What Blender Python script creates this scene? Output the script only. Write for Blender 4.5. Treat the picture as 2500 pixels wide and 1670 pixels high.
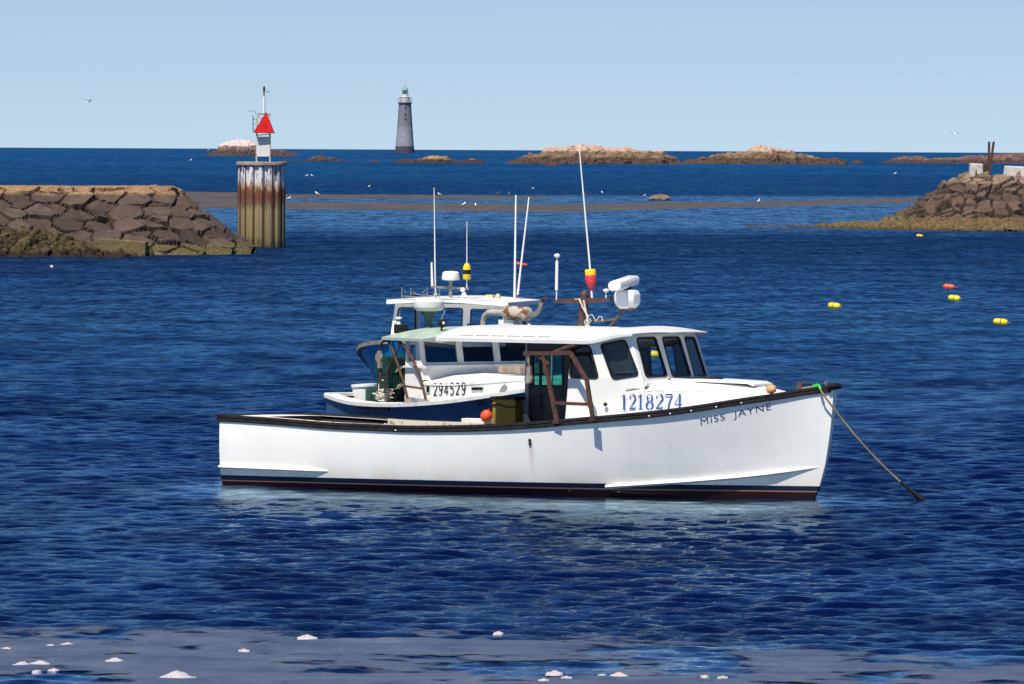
import bpy, bmesh, math, random
import numpy as np
from mathutils import Vector, Matrix
S = bpy.context.scene
for o in list(bpy.data.objects): bpy.data.objects.remove(o)
rad = math.radians
# ---------------------------------------------------------------- camera
CAM_H = 6.1; ER2 = 2*7.3e6                     # eye height, twice the (refracted) earth radius
cam_d = bpy.data.cameras.new('camera'); cam = bpy.data.objects.new('camera', cam_d)
S.collection.objects.link(cam); S.camera = cam
cam_d.lens = 244.8; cam_d.sensor_width = 36.0; cam_d.clip_start = 1; cam_d.clip_end = 60000
PITCH = math.atan((835-344.7)/17000.); ROLL = math.atan(.0052)
cam.matrix_world = Matrix.Translation((0, 0, CAM_H)) @ Matrix.Rotation(math.pi/2-PITCH, 4, 'X') @ Matrix.Rotation(ROLL, 4, 'Z')
S.render.resolution_x = 1024; S.render.resolution_y = 684
# ---------------------------------------------------------------- sky and sun
SUN_AZ = rad(205); SUN_EL = rad(59.5)            # compass from +Y clockwise: behind the camera, to the left
w = bpy.data.worlds.new('World'); S.world = w; w.use_nodes = True
nt = w.node_tree; bg = nt.nodes['Background']
sky = nt.nodes.new('ShaderNodeTexSky'); sky.sky_type = 'NISHITA'; sky.sun_disc = False
sky.sun_elevation = SUN_EL; sky.sun_rotation = SUN_AZ; sky.dust_density = 0.3; sky.ozone_density = 2.5; sky.air_density = 1.0
tc = nt.nodes.new('ShaderNodeTexCoord'); mp = nt.nodes.new('ShaderNodeVectorMath'); mp.operation = 'ADD'
mp.inputs[1].default_value = (0, 0, 0.11)      # clear, dry autumn air: no yellow band at the horizon
hs = nt.nodes.new('ShaderNodeHueSaturation'); hs.inputs['Saturation'].default_value = 0.84
nt.links.new(tc.outputs['Generated'], mp.inputs[0]); nt.links.new(mp.outputs[0], sky.inputs['Vector'])
sepw = nt.nodes.new('ShaderNodeSeparateXYZ'); gr = nt.nodes.new('ShaderNodeValToRGB'); mul = nt.nodes.new('ShaderNodeMix'); mul.data_type = 'RGBA'; mul.blend_type = 'MULTIPLY'; mul.inputs['Factor'].default_value = 1
nt.links.new(tc.outputs['Generated'], sepw.inputs[0]); nt.links.new(sepw.outputs['Z'], gr.inputs['Fac'])    # deeper blue overhead
ge = gr.color_ramp.elements; ge[0].position = 0; ge[0].color = (.95, .95, .965, 1); ge[1].position = .4; ge[1].color = (.15, .29, .56, 1)
q = ge.new(.02); q.color = (.84, .885, .925, 1); q = ge.new(.06); q.color = (.62, .76, .88, 1); q = ge.new(.15); q.color = (.30, .50, .78, 1)
nt.links.new(sky.outputs['Color'], hs.inputs['Color']); nt.links.new(hs.outputs[0], mul.inputs['A']); nt.links.new(gr.outputs[0], mul.inputs['B']); nt.links.new(mul.outputs['Result'], bg.inputs['Color'])
bg.inputs['Strength'].default_value = 0.100
sd = bpy.data.lights.new('sun', 'SUN'); sd.energy = 5.0; sd.angle = rad(0.5); sd.color = (1, .925, .80)
sun = bpy.data.objects.new('sun', sd); S.collection.objects.link(sun)
dirv = Vector((math.sin(SUN_AZ)*math.cos(SUN_EL), math.cos(SUN_AZ)*math.cos(SUN_EL), math.sin(SUN_EL)))
sun.rotation_euler = dirv.to_track_quat('Z', 'Y').to_euler()
S.view_settings.view_transform = 'Standard'; S.view_settings.look = 'None'
S.view_settings.exposure = 0.34; S.view_settings.gamma = 1.0
# ---------------------------------------------------------------- helpers
C = S.collection
rnd = random.Random(7)
def lerp(x, pts):
    if x <= pts[0][0]: return pts[0][1]
    for (a, b), (c, d) in zip(pts, pts[1:]):
        if x <= c: return b+(d-b)*(x-a)/(c-a)
    return pts[-1][1]
def smooth_lerp(pts):
    """monotone-ish cubic through points (Catmull-Rom)"""
    X = [p[0] for p in pts]; Y = [p[1] for p in pts]; n = len(pts)
    m = []
    for i in range(n):
        if i == 0: m.append((Y[1]-Y[0])/(X[1]-X[0]))
        elif i == n-1: m.append((Y[-1]-Y[-2])/(X[-1]-X[-2]))
        else: m.append((Y[i+1]-Y[i-1])/(X[i+1]-X[i-1]))
    def f(x):
        if x <= X[0]: return Y[0]
        if x >= X[-1]: return Y[-1]
        i = max(j for j in range(n-1) if X[j] <= x); h = X[i+1]-X[i]; t = (x-X[i])/h
        return (2*t**3-3*t*t+1)*Y[i]+(t**3-2*t*t+t)*h*m[i]+(-2*t**3+3*t*t)*Y[i+1]+(t**3-t*t)*h*m[i+1]
    return f
def seaz(x, y): return -(x*x+y*y)/ER2
class MB:
    def __init__(s): s.v = []; s.f = []
    def add(s, vs, fs):
        n = len(s.v); s.v += [tuple(p) for p in vs]; s.f += [tuple(i+n for i in f) for f in fs]; return s
    def box(s, c, d, rot=None, taper=1.0):
        hx, hy, hz = d[0]/2, d[1]/2, d[2]/2; vs = []
        for z in (-1, 1):
            k = taper if z > 0 else 1
            for x, y in ((-1, -1), (1, -1), (1, 1), (-1, 1)): vs.append(Vector((x*hx*k, y*hy*k, z*hz)))
        if rot is not None:
            if not isinstance(rot, Matrix): rot = Matrix.Rotation(rot, 3, 'Z')
            vs = [rot @ v for v in vs]
        return s.add([v+Vector(c) for v in vs], [(0, 3, 2, 1), (4, 5, 6, 7), (0, 1, 5, 4), (1, 2, 6, 5), (2, 3, 7, 6), (3, 0, 4, 7)])
    def loft(s, rings, close=True, cap=True):
        n = len(rings[0]); vs = [p for r in rings for p in r]; fs = []
        for i in range(len(rings)-1):
            for j in range(n if close else n-1):
                a = i*n+j; b = i*n+(j+1) % n
                fs.append((a, b, b+n, a+n))
        if cap and close:
            fs.append(tuple(range(n-1, -1, -1))); fs.append(tuple((len(rings)-1)*n+j for j in range(n)))
        return s.add(vs, fs)
    def tube(s, pts, r, n=8):
        pts = [Vector(p) for p in pts]; rings = []; up = None
        for i, p in enumerate(pts):
            a = pts[max(i-1, 0)]; b = pts[min(i+1, len(pts)-1)]; t = (b-a).normalized()
            if up is None: up = t.orthogonal().normalized()
            up = (up - t*up.dot(t)).normalized(); sd = t.cross(up)
            rr = r[i] if isinstance(r, (list, tuple)) else r
            rings.append([p+up*rr*math.cos(2*math.pi*k/n)+sd*rr*math.sin(2*math.pi*k/n) for k in range(n)])
        return s.loft(rings)
    def lathe(s, prof, c=(0, 0, 0), n=20, rot=None, sx=1, sy=1):
        rings = []
        for r, z in prof:
            ring = [Vector((r*sx*math.cos(2*math.pi*k/n), r*sy*math.sin(2*math.pi*k/n), z)) for k in range(n)]
            if rot is not None: ring = [rot @ v for v in ring]
            rings.append([v+Vector(c) for v in ring])
        return s.loft(rings)
    def strip(s, pts, a, b):
        """rectangular bar along pts: a = width vector, b = height vector"""
        a = Vector(a)/2; b = Vector(b)/2
        return s.loft([[Vector(p)-a-b, Vector(p)+a-b, Vector(p)+a+b, Vector(p)-a+b] for p in pts])
    def build(s, name, mat=None, parent=None, smooth=None, bevel=0):
        me = bpy.data.meshes.new(name); me.from_pydata([tuple(v) for v in s.v], [], s.f); me.validate()
        if bevel or True:
            bm = bmesh.new(); bm.from_mesh(me)
            if bevel: bmesh.ops.bevel(bm, geom=list(bm.edges), offset=bevel, segments=2, affect='EDGES', profile=.6)
            bmesh.ops.recalc_face_normals(bm, faces=bm.faces); bm.to_mesh(me); bm.free()
        return link(name, me, mat, parent, smooth)
def link(name, me, mat=None, parent=None, smooth=None):
    if smooth is not None:
        me.polygons.foreach_set('use_smooth', [True]*len(me.polygons))
        if smooth < 180: me.set_sharp_from_angle(angle=rad(smooth))
    o = bpy.data.objects.new(name, me); C.objects.link(o)
    if mat: me.materials.append(mat)
    if parent: o.parent = parent
    return o
def np_mesh(name, V, F, mat=None, smooth=True):
    V = np.asarray(V, np.float32); F = np.asarray(F, np.int32); k = F.shape[1]
    me = bpy.data.meshes.new(name); me.vertices.add(len(V)); me.vertices.foreach_set('co', V.ravel())
    me.loops.add(F.size); me.loops.foreach_set('vertex_index', F.ravel())
    me.polygons.add(len(F)); me.polygons.foreach_set('loop_start', np.arange(0, F.size, k, dtype=np.int32))
    me.polygons.foreach_set('use_smooth', np.full(len(F), smooth, bool)); me.update(calc_edges=True)
    o = bpy.data.objects.new(name, me); C.objects.link(o)
    if mat: me.materials.append(mat)
    return o
def grid_faces(nr, nc, flip=False):
    i = np.arange((nr-1)*nc).reshape(nr-1, nc)[:, :-1].ravel()
    return np.stack([i, i+1, i+nc+1, i+nc], 1)[:, ::(-1 if flip else 1)]
def tag(o, label=None, cat=None, group=None, kind=None):
    if label: o['label'] = label
    if cat: o['category'] = cat
    if group: o['group'] = group
    if kind: o['kind'] = kind
    return o
def thing(name, label, cat, loc=(0, 0, 0), rz=0, group=None):
    o = bpy.data.objects.new(name, None); C.objects.link(o); o.empty_display_size = .2
    o.location = loc; o.rotation_euler = (0, 0, rz); return tag(o, label, cat, group)
def copy_thing(o, label=None):
    c = o.copy(); C.objects.link(c)
    if label: c['label'] = label
    for ch in list(o.children):
        d = ch.copy(); C.objects.link(d); d.parent = c
        for g in list(ch.children):
            e = g.copy(); C.objects.link(e); e.parent = d
    return c
# ---------------------------------------------------------------- materials
def ramp_between(nt, fac, c1, c2, lo=.35, hi=.65):
    r = nt.nodes.new('ShaderNodeValToRGB'); r.color_ramp.elements[0].position = lo; r.color_ramp.elements[1].position = hi
    r.color_ramp.elements[0].color = (*c1, 1); r.color_ramp.elements[1].color = (*c2, 1)
    nt.links.new(fac, r.inputs['Fac']); return r.outputs['Color']
def noise(nt, scale, detail=4, vec=None, stretch=None, rough=.55):
    n = nt.nodes.new('ShaderNodeTexNoise'); n.inputs['Scale'].default_value = scale; n.inputs['Detail'].default_value = detail
    n.inputs['Roughness'].default_value = rough
    if vec is None:
        t = nt.nodes.new('ShaderNodeTexCoord'); vec = t.outputs['Object']
    if stretch:
        m = nt.nodes.new('ShaderNodeMapping'); m.inputs['Scale'].default_value = stretch
        nt.links.new(vec, m.inputs['Vector']); vec = m.outputs[0]
    nt.links.new(vec, n.inputs['Vector']); return n.outputs['Fac']
def mat(name, col, rough=.5, metal=0, col2=None, scale=6, stretch=None, lo=.35, hi=.65, bump=0, bscale=40, spec=.5, coat=0):
    m = bpy.data.materials.new(name); m.use_nodes = True; nt = m.node_tree; p = nt.nodes['Principled BSDF']
    p.inputs['Roughness'].default_value = rough; p.inputs['Metallic'].default_value = metal
    p.inputs['Specular IOR Level'].default_value = spec; p.inputs['Coat Weight'].default_value = coat
    if col2 is None: col2 = tuple(c*.86 for c in col)
    nt.links.new(ramp_between(nt, noise(nt, scale, 5, stretch=stretch), col2, col, lo, hi), p.inputs['Base Color'])
    if bump:
        b = nt.nodes.new('ShaderNodeBump'); b.inputs['Strength'].default_value = bump; b.inputs['Distance'].default_value = .02
        nt.links.new(noise(nt, bscale, 4), b.inputs['Height']); nt.links.new(b.outputs[0], p.inputs['Normal'])
    return m
def glass(name, tint=(.75, .82, .85), refl=1.0):
    m = bpy.data.materials.new(name); m.use_nodes = True; nt = m.node_tree; nt.nodes.remove(nt.nodes['Principled BSDF'])
    out = nt.nodes['Material Output']; t = nt.nodes.new('ShaderNodeBsdfTransparent'); t.inputs[0].default_value = (*tint, 1)
    g = nt.nodes.new('ShaderNodeBsdfGlossy'); g.inputs['Roughness'].default_value = .02
    f = nt.nodes.new('ShaderNodeFresnel'); f.inputs[0].default_value = 1.5; x = nt.nodes.new('ShaderNodeMixShader')
    gb = nt.nodes.new('ShaderNodeNewGeometry'); ff_ = nt.nodes.new('ShaderNodeMath'); ff_.operation = 'SUBTRACT'; ff_.inputs[0].default_value = 1; nt.links.new(gb.outputs['Backfacing'], ff_.inputs[1]); f2_ = nt.nodes.new('ShaderNodeMath'); f2_.operation = 'MULTIPLY'; nt.links.new(f.outputs[0], f2_.inputs[0]); nt.links.new(ff_.outputs[0], f2_.inputs[1]); nt.links.new(f2_.outputs[0], x.inputs[0]); nt.links.new(t.outputs[0], x.inputs[1]); nt.links.new(g.outputs[0], x.inputs[2])
    nt.links.new(x.outputs[0], out.inputs[0]); return m
WHITE = mat('white_gelcoat', (.83, .83, .80), .32, col2=(.78, .78, .75), scale=2.2)
WHITE2 = mat('weathered_white', (.78, .77, .74), .5, col2=(.60, .58, .54), scale=5, lo=.28, hi=.5)
PLASTIC = mat('white_plastic', (.82, .82, .82), .3, col2=(.78, .78, .78))
BLACK = mat('black_rubber', (.009, .008, .010), .5, col2=(.024, .022, .023), scale=9, spec=.25)
RUST = mat('rusty_steel', (.11, .042, .026), .8, col2=(.045, .02, .016), scale=14, bump=.5)
RUSTPIPE = mat('brown_painted_steel', (.085, .04, .035), .6, col2=(.055, .025, .022), scale=8)
STEEL = mat('galvanised_steel', (.38, .37, .36), .45, .6, col2=(.25, .24, .23), scale=20)
ROPE_W = mat('white_rope', (.72, .68, .60), .8, col2=(.5, .46, .38), scale=60)
ROPE_T = mat('tan_rope', (.36, .26, .17), .9, col2=(.22, .15, .10), scale=50)
NAVYINK = mat('navy_vinyl', (.012, .03, .14), .4, col2=(.015, .035, .16))
BLUEINK = mat('blue_paint', (.03, .09, .36), .5, col2=(.05, .12, .40), scale=25)
BLACKINK = mat('black_paint', (.012, .012, .014), .5)
GLASS = glass('clear_glass', (.86, .92, .95)); GLASSD = glass('dark_glass', (.50, .55, .58)); TEAL = glass('teal_glass', (.18, .50, .46))
YEL = mat('yellow_float', (.85, .62, .012), .45, col2=(.74, .52, .01)); ORA = mat('orange_float', (.80, .10, .02), .45, col2=(.70, .08, .02))
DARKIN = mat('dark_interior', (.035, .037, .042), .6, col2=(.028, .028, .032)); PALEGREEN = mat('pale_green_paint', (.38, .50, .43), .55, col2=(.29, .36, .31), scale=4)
# ---------------------------------------------------------------- numpy noise
def vhash(i, j, k, seed=0):
    h = (i.astype(np.int64)*374761393 + j.astype(np.int64)*668265263 + k.astype(np.int64)*2147483647 + seed*1274126177) & 0xffffffff
    h = ((h ^ (h >> 13))*1274126177) & 0xffffffff; h = ((h ^ (h >> 16))*2246822519) & 0xffffffff
    return ((h ^ (h >> 15)) & 0xffffff)/float(0xffffff)
def vnoise(x, y, z, seed=0):
    i = np.floor(x); j = np.floor(y); k = np.floor(z); fx = x-i; fy = y-j; fz = z-k
    fx = fx*fx*(3-2*fx); fy = fy*fy*(3-2*fy); fz = fz*fz*(3-2*fz); r = 0
    for a in (0, 1):
        for b in (0, 1):
            for c in (0, 1):
                r = r + vhash(i+a, j+b, k+c, seed)*(fx if a else 1-fx)*(fy if b else 1-fy)*(fz if c else 1-fz)
    return r
def fbm(x, y, z=None, oct=4, seed=0):
    x = np.asarray(x, float); y = np.asarray(y, float); z = np.zeros_like(x) if z is None else np.asarray(z, float)
    r = 0; a = .5
    for o in range(oct): r = r + a*vnoise(x*2**o+o*17.3, y*2**o+o*5.1, z*2**o, seed+o); a *= .5
    return r/(1-.5**oct)
# ---------------------------------------------------------------- sea
def calm(x, y):
    """how choppy the water is: lee of the sand bars is nearly flat"""
    y = np.asarray(y, float); x = np.asarray(x, float); yy = y-.6*np.maximum(x-8, 0)
    g = np.clip((yy-455)/45, 0, 1)*np.clip((830-yy)/60, 0, 1)
    sx_, sy_, ex_, ey_ = -2.9, 121.2, 3.2, 117.9          # lee of the moored boat
    tt = np.clip(((x-sx_)*(ex_-sx_)+(y-sy_)*(ey_-sy_))/((ex_-sx_)**2+(ey_-sy_)**2), 0, 1); dd = np.hypot(x-sx_-tt*(ex_-sx_), y-sy_-tt*(ey_-sy_))
    lee = 1-.84*np.exp(-(dd/3.3)**2)
    return lee*(1-.55*g)*(1-.5*np.clip((86.5-.35*np.clip(x, 0, 8)-y)/2.5, 0, 1))
wr = np.random.RandomState(11); NW = 110
WL = np.exp(wr.uniform(np.log(.15), np.log(1.5), NW)); WK = 2*np.pi/WL
WD = wr.normal(rad(-78), rad(31), NW); WP = wr.uniform(0, 2*np.pi, NW)
WA = .215/np.sqrt(NW)*np.sqrt(2)/WK*np.where(WL > .8, .75, 1.05)
def sea_height(x, y, dy=None):
    x = np.asarray(x, np.float32); y = np.asarray(y, np.float32); h = np.zeros_like(x)
    for k, l, d, p, a in zip(WK, WL, WD, WP, WA):
        ph = (x*(k*math.cos(d))+y*(k*math.sin(d))+p).astype(np.float32)
        c = a*(np.sin(ph)+.10*np.cos(2*ph))
        if dy is not None:
            t = np.clip((l/dy-2.2)/3.5, 0, 1); c = c*(t*t*(3-2*t))
        h += c
    gust = .62+.76*fbm(x/9., y/26., oct=2, seed=5)
    return h*gust*calm(x, y)
def sea_material():
    m = bpy.data.materials.new('sea_water'); m.use_nodes = True; nt = m.node_tree; nt.nodes.remove(nt.nodes['Principled BSDF'])
    body = nt.nodes.new('ShaderNodeBsdfDiffuse'); gl = nt.nodes.new('ShaderNodeBsdfGlossy'); gl.inputs['Roughness'].default_value = .05; 
    gl.inputs['Color'].default_value = (.62, .84, .98, 1); fr = nt.nodes.new('ShaderNodeFresnel'); fr.inputs[0].default_value = 1.33
    mix = nt.nodes.new('ShaderNodeMixShader'); fm = nt.nodes.new('ShaderNodeMath'); fm.operation = 'MULTIPLY'
    pf = nt.nodes.new('ShaderNodeMath'); pf.operation = 'POWER'; pf.inputs[1].default_value = 1.32; nt.links.new(fr.outputs[0], pf.inputs[0]); nt.links.new(pf.outputs[0], fm.inputs[0]); nt.links.new(fm.outputs[0], mix.inputs[0]); nt.links.new(body.outputs[0], mix.inputs[1])
    nt.links.new(gl.outputs[0], mix.inputs[2]); nt.links.new(mix.outputs[0], nt.nodes['Material Output'].inputs[0])
    geo = nt.nodes.new('ShaderNodeNewGeometry'); pos = geo.outputs['Position']
    sep = nt.nodes.new('ShaderNodeSeparateXYZ'); nt.links.new(pos, sep.inputs[0])
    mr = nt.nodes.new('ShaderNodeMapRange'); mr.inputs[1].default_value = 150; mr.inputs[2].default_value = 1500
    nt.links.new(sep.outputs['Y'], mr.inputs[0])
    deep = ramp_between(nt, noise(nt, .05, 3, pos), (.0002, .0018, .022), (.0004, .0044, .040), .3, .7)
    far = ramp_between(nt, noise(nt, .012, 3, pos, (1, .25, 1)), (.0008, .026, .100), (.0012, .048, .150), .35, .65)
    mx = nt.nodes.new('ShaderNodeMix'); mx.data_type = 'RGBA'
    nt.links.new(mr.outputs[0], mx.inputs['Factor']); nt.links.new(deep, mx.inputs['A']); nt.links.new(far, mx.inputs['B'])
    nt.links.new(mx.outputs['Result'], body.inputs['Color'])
    sp = nt.nodes.new('ShaderNodeMapRange'); sp.inputs[1].default_value = 118; sp.inputs[2].default_value = 420; sp.inputs[3].default_value = .95; sp.inputs[4].default_value = .32
    nt.links.new(sep.outputs['Y'], sp.inputs[0]); pw = ramp_between(nt, noise(nt, .55, 5, pos, (.45, .22, 1), .7), (.45,)*3, (1.65,)*3, .36, .64)     # cat's paws of wind
    pm = nt.nodes.new('ShaderNodeMath'); pm.operation = 'MULTIPLY'; nt.links.new(pw, pm.inputs[0]); nt.links.new(sp.outputs[0], pm.inputs[1]); 
    def modul(prev, scale, st, lo, hi, c0, c1, d0, d1):
        rr = ramp_between(nt, noise(nt, scale, 3, pos, st, .6), (c0,)*3, (c1,)*3, lo, hi)
        mr_ = nt.nodes.new('ShaderNodeMapRange'); mr_.inputs[1].default_value = d0; mr_.inputs[2].default_value = d1; nt.links.new(sep.outputs['Y'], mr_.inputs[0])
        mi = nt.nodes.new('ShaderNodeMix'); mi.data_type = 'FLOAT'; nt.links.new(mr_.outputs[0], mi.inputs[0]); mi.inputs[2].default_value = 1; nt.links.new(rr, mi.inputs[3])
        q = nt.nodes.new('ShaderNodeMath'); q.operation = 'MULTIPLY'; nt.links.new(prev, q.inputs[0]); nt.links.new(mi.outputs[0], q.inputs[1]); return q.outputs[0]
    o1 = modul(pm.outputs[0], 1.0, (2.0, .50, 1), .38, .62, .35, 1.75, 110, 260)
    o1 = modul(o1, 1.0, (.7, .10, 1), .36, .64, .45, 1.6, 250, 600)
    o1 = modul(o1, 1.0, (.25, .018, 1), .35, .65, .5, 1.5, 700, 1500)
    nt.links.new(o1, fm.inputs[1])
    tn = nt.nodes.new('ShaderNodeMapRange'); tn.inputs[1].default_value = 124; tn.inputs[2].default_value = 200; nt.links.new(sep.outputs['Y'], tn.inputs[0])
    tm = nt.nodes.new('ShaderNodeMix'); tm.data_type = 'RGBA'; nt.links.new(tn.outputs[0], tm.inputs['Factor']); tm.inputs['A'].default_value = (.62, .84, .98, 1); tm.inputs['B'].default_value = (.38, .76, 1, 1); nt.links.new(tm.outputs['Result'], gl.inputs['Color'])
    rg = nt.nodes.new('ShaderNodeMapRange'); rg.inputs[1].default_value = 140; rg.inputs[2].default_value = 420; rg.inputs[3].default_value = .05; rg.inputs[4].default_value = .32
    nt.links.new(sep.outputs['Y'], rg.inputs[0]); nt.links.new(rg.outputs[0], gl.inputs['Roughness'])
    # ripples: small everywhere, plus wind chop that takes over from the mesh beyond it
    n1 = noise(nt, 5.0, 5, pos, (1, 1, 1), .7); n2 = noise(nt, 1.1, 4, pos, (1, 1, 1), .65)
    b1 = nt.nodes.new('ShaderNodeBump'); b1.inputs['Distance'].default_value = .04; ca = nt.nodes.new('ShaderNodeAttribute'); ca.attribute_name = 'calm'; nt.links.new(ca.outputs['Fac'], b1.inputs['Strength'])
    nt.links.new(n1, b1.inputs['Height'])
    b2 = nt.nodes.new('ShaderNodeBump'); b2.inputs['Distance'].default_value = .34
    m2 = nt.nodes.new('ShaderNodeMapRange'); m2.inputs[1].default_value = 130; m2.inputs[2].default_value = 480; m2.inputs[3].default_value = .0; m2.inputs[4].default_value = 1.0
    nt.links.new(sep.outputs['Y'], m2.inputs[0])
    # lee of the bars: calmer and smoother
    wx = nt.nodes.new('ShaderNodeMath'); wx.operation = 'MULTIPLY_ADD'; wx.inputs[1].default_value = -.6; nt.links.new(sep.outputs['X'], wx.inputs[0]); nt.links.new(sep.outputs['Y'], wx.inputs[2])
    r = nt.nodes.new('ShaderNodeValToRGB'); e = r.color_ramp.elements; r.color_ramp.interpolation = 'EASE'
    e[0].position = .46; e[0].color = (1, 1, 1, 1); e[1].position = .53; e[1].color = (.10,)*3+(1,)
    q = e.new(.78); q.color = (.12,)*3+(1,); q = e.new(.86); q.color = (1, 1, 1, 1)
    wn = nt.nodes.new('ShaderNodeMath'); wn.operation = 'MULTIPLY_ADD'; wn.inputs[1].default_value = 60; nt.links.new(noise(nt, .03, 3, pos, (.5, 1, 1)), wn.inputs[0]); nt.links.new(wx.outputs[0], wn.inputs[2])
    dv = nt.nodes.new('ShaderNodeMath'); dv.operation = 'DIVIDE'; dv.inputs[1].default_value = 1000; nt.links.new(wn.outputs[0], dv.inputs[0]); nt.links.new(dv.outputs[0], r.inputs[0])
    ml = nt.nodes.new('ShaderNodeMath'); ml.operation = 'MULTIPLY'; nt.links.new(m2.outputs[0], ml.inputs[0]); nt.links.new(r.outputs[0], ml.inputs[1])
    i1 = nt.nodes.new('ShaderNodeMath'); i1.operation = 'MULTIPLY_ADD'; i1.inputs[1].default_value = -1.5; i1.inputs[2].default_value = 2.5; nt.links.new(r.outputs[0], i1.inputs[0])
    i2 = nt.nodes.new('ShaderNodeMath'); i2.operation = 'MULTIPLY'; nt.links.new(i1.outputs[0], i2.inputs[0]); nt.links.new(o1, i2.inputs[1]); c1_ = nt.nodes.new('ShaderNodeMath'); c1_.operation = 'MULTIPLY_ADD'; c1_.inputs[1].default_value = -1.2; c1_.inputs[2].default_value = 2.2; nt.links.new(ca.outputs['Fac'], c1_.inputs[0])
    near_ = nt.nodes.new('ShaderNodeMapRange'); near_.inputs[1].default_value = 130; near_.inputs[2].default_value = 200; near_.inputs[3].default_value = 1; near_.inputs[4].default_value = 0; nt.links.new(sep.outputs['Y'], near_.inputs[0])
    cm_ = nt.nodes.new('ShaderNodeMix'); cm_.data_type = 'FLOAT'; nt.links.new(near_.outputs[0], cm_.inputs[0]); cm_.inputs[2].default_value = 1; nt.links.new(c1_.outputs[0], cm_.inputs[3])
    i3 = nt.nodes.new('ShaderNodeMath'); i3.operation = 'MULTIPLY'; nt.links.new(i2.outputs[0], i3.inputs[0]); nt.links.new(cm_.outputs[0], i3.inputs[1]); nt.links.new(i3.outputs[0], fm.inputs[1]); fm.use_clamp = True
    nt.links.new(ml.outputs[0], b2.inputs['Strength']); nt.links.new(n2, b2.inputs['Height'])
    nt.links.new(b1.outputs[0], b2.inputs['Normal']); [nt.links.new(b2.outputs[0], q.inputs['Normal']) for q in (body, gl, fr)]
    return m
SEA = sea_material()
ys = [22.]
while ys[-1] < 26000:
    y = ys[-1]
    ys.append(y + (0.8 if y < 66 else .25 if y < 74 else max(.085, y*y/42474./4.2) if y < 460 else y*y/42474./3.4 if y < 3000 else y*.06))
ys = np.array(ys); dy = np.gradient(ys)
uc = np.linspace(-.125, .125, 680); wide = .125*np.exp(np.linspace(.02, 2.9, 60)); uc = np.concatenate([-wide[::-1], uc, wide])
X = ys[:, None]*uc[None, :]; Y = np.repeat(ys[:, None], len(uc), 1); DY = np.repeat(dy[:, None], len(uc), 1)
DX = ys[:, None]*np.gradient(uc)[None, :]
Z = sea_height(X, Y, np.maximum(DY, DX).astype(np.float32)) + seaz(X, Y)
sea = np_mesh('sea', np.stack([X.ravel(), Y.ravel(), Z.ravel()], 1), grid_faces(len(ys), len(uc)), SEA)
ca = sea.data.attributes.new('calm', 'FLOAT', 'POINT'); ca.data.foreach_set('value', calm(X, Y).astype(np.float32).ravel())
tag(sea, kind='structure')
# ---------------------------------------------------------------- stone helpers
def voro(P, size, seed=0):
    """nearest / second nearest jittered seed of a 3-D lattice: F1, F2 and three random numbers per cell"""
    Q = P/np.array(size); B = np.floor(Q); n = len(P)
    f1 = np.full(n, 9.); f2 = np.full(n, 9.); cid = np.zeros((n, 3)); cen = np.zeros((n, 3))
    for a in (-1, 0, 1):
        for b in (-1, 0, 1):
            for c in (-1, 0, 1):
                I = B+np.array([a, b, c]); J = I+.12+.76*np.stack([vhash(I[:, 0], I[:, 1], I[:, 2], seed+k) for k in range(3)], 1)
                d = np.sqrt(((Q-J)**2).sum(1)); new = d < f1
                f2 = np.where(new, f1, np.minimum(f2, d)); f1 = np.where(new, d, f1)
                cid[new] = np.stack([vhash(I[:, 0], I[:, 1], I[:, 2], seed+9+k) for k in range(3)], 1)[new]; cen[new] = (J*np.array(size))[new]
    return f1, f2, cid, cen
def stonify(P, N, size, amp, crack=.14, seed=0, tilt=.35):
    f1, f2, cid, cen = voro(P, size, seed)
    edge = np.clip((f2-f1)/crack, 0, 1)
    h = (cid[:, 0]-.5)*amp + ((P-cen)*(cid-.5)*2*tilt).sum(1) - (1-edge)**1.3*amp*1.3
    return P+N*h[:, None], edge, cid
def heightfield(name, x0, x1, nx, y0, y1, ny, zf, m, post=None):
    x = np.linspace(x0, x1, nx); y = np.linspace(y0, y1, ny); X, Y = np.meshgrid(x, y)
    Zb = zf(X, Y); P = np.stack([X.ravel(), Y.ravel(), Zb.ravel()], 1)
    gy, gx = np.gradient(Zb, y, x); N = np.stack([-gx.ravel(), -gy.ravel(), np.ones(P.shape[0])], 1); N /= np.linalg.norm(N, axis=1)[:, None]
    tint = None
    if post: P, tint = post(P, N)
    P[:, 2] += seaz(P[:, 0], P[:, 1])
    o = np_mesh(name, P, grid_faces(ny, nx), m, False)
    if tint is not None:
        a = o.data.color_attributes.new('stone', 'FLOAT_COLOR', 'POINT')
        a.data.foreach_set('color', np.concatenate([tint, np.ones((len(tint), 1))], 1).astype(np.float32).ravel())
    return o
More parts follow.
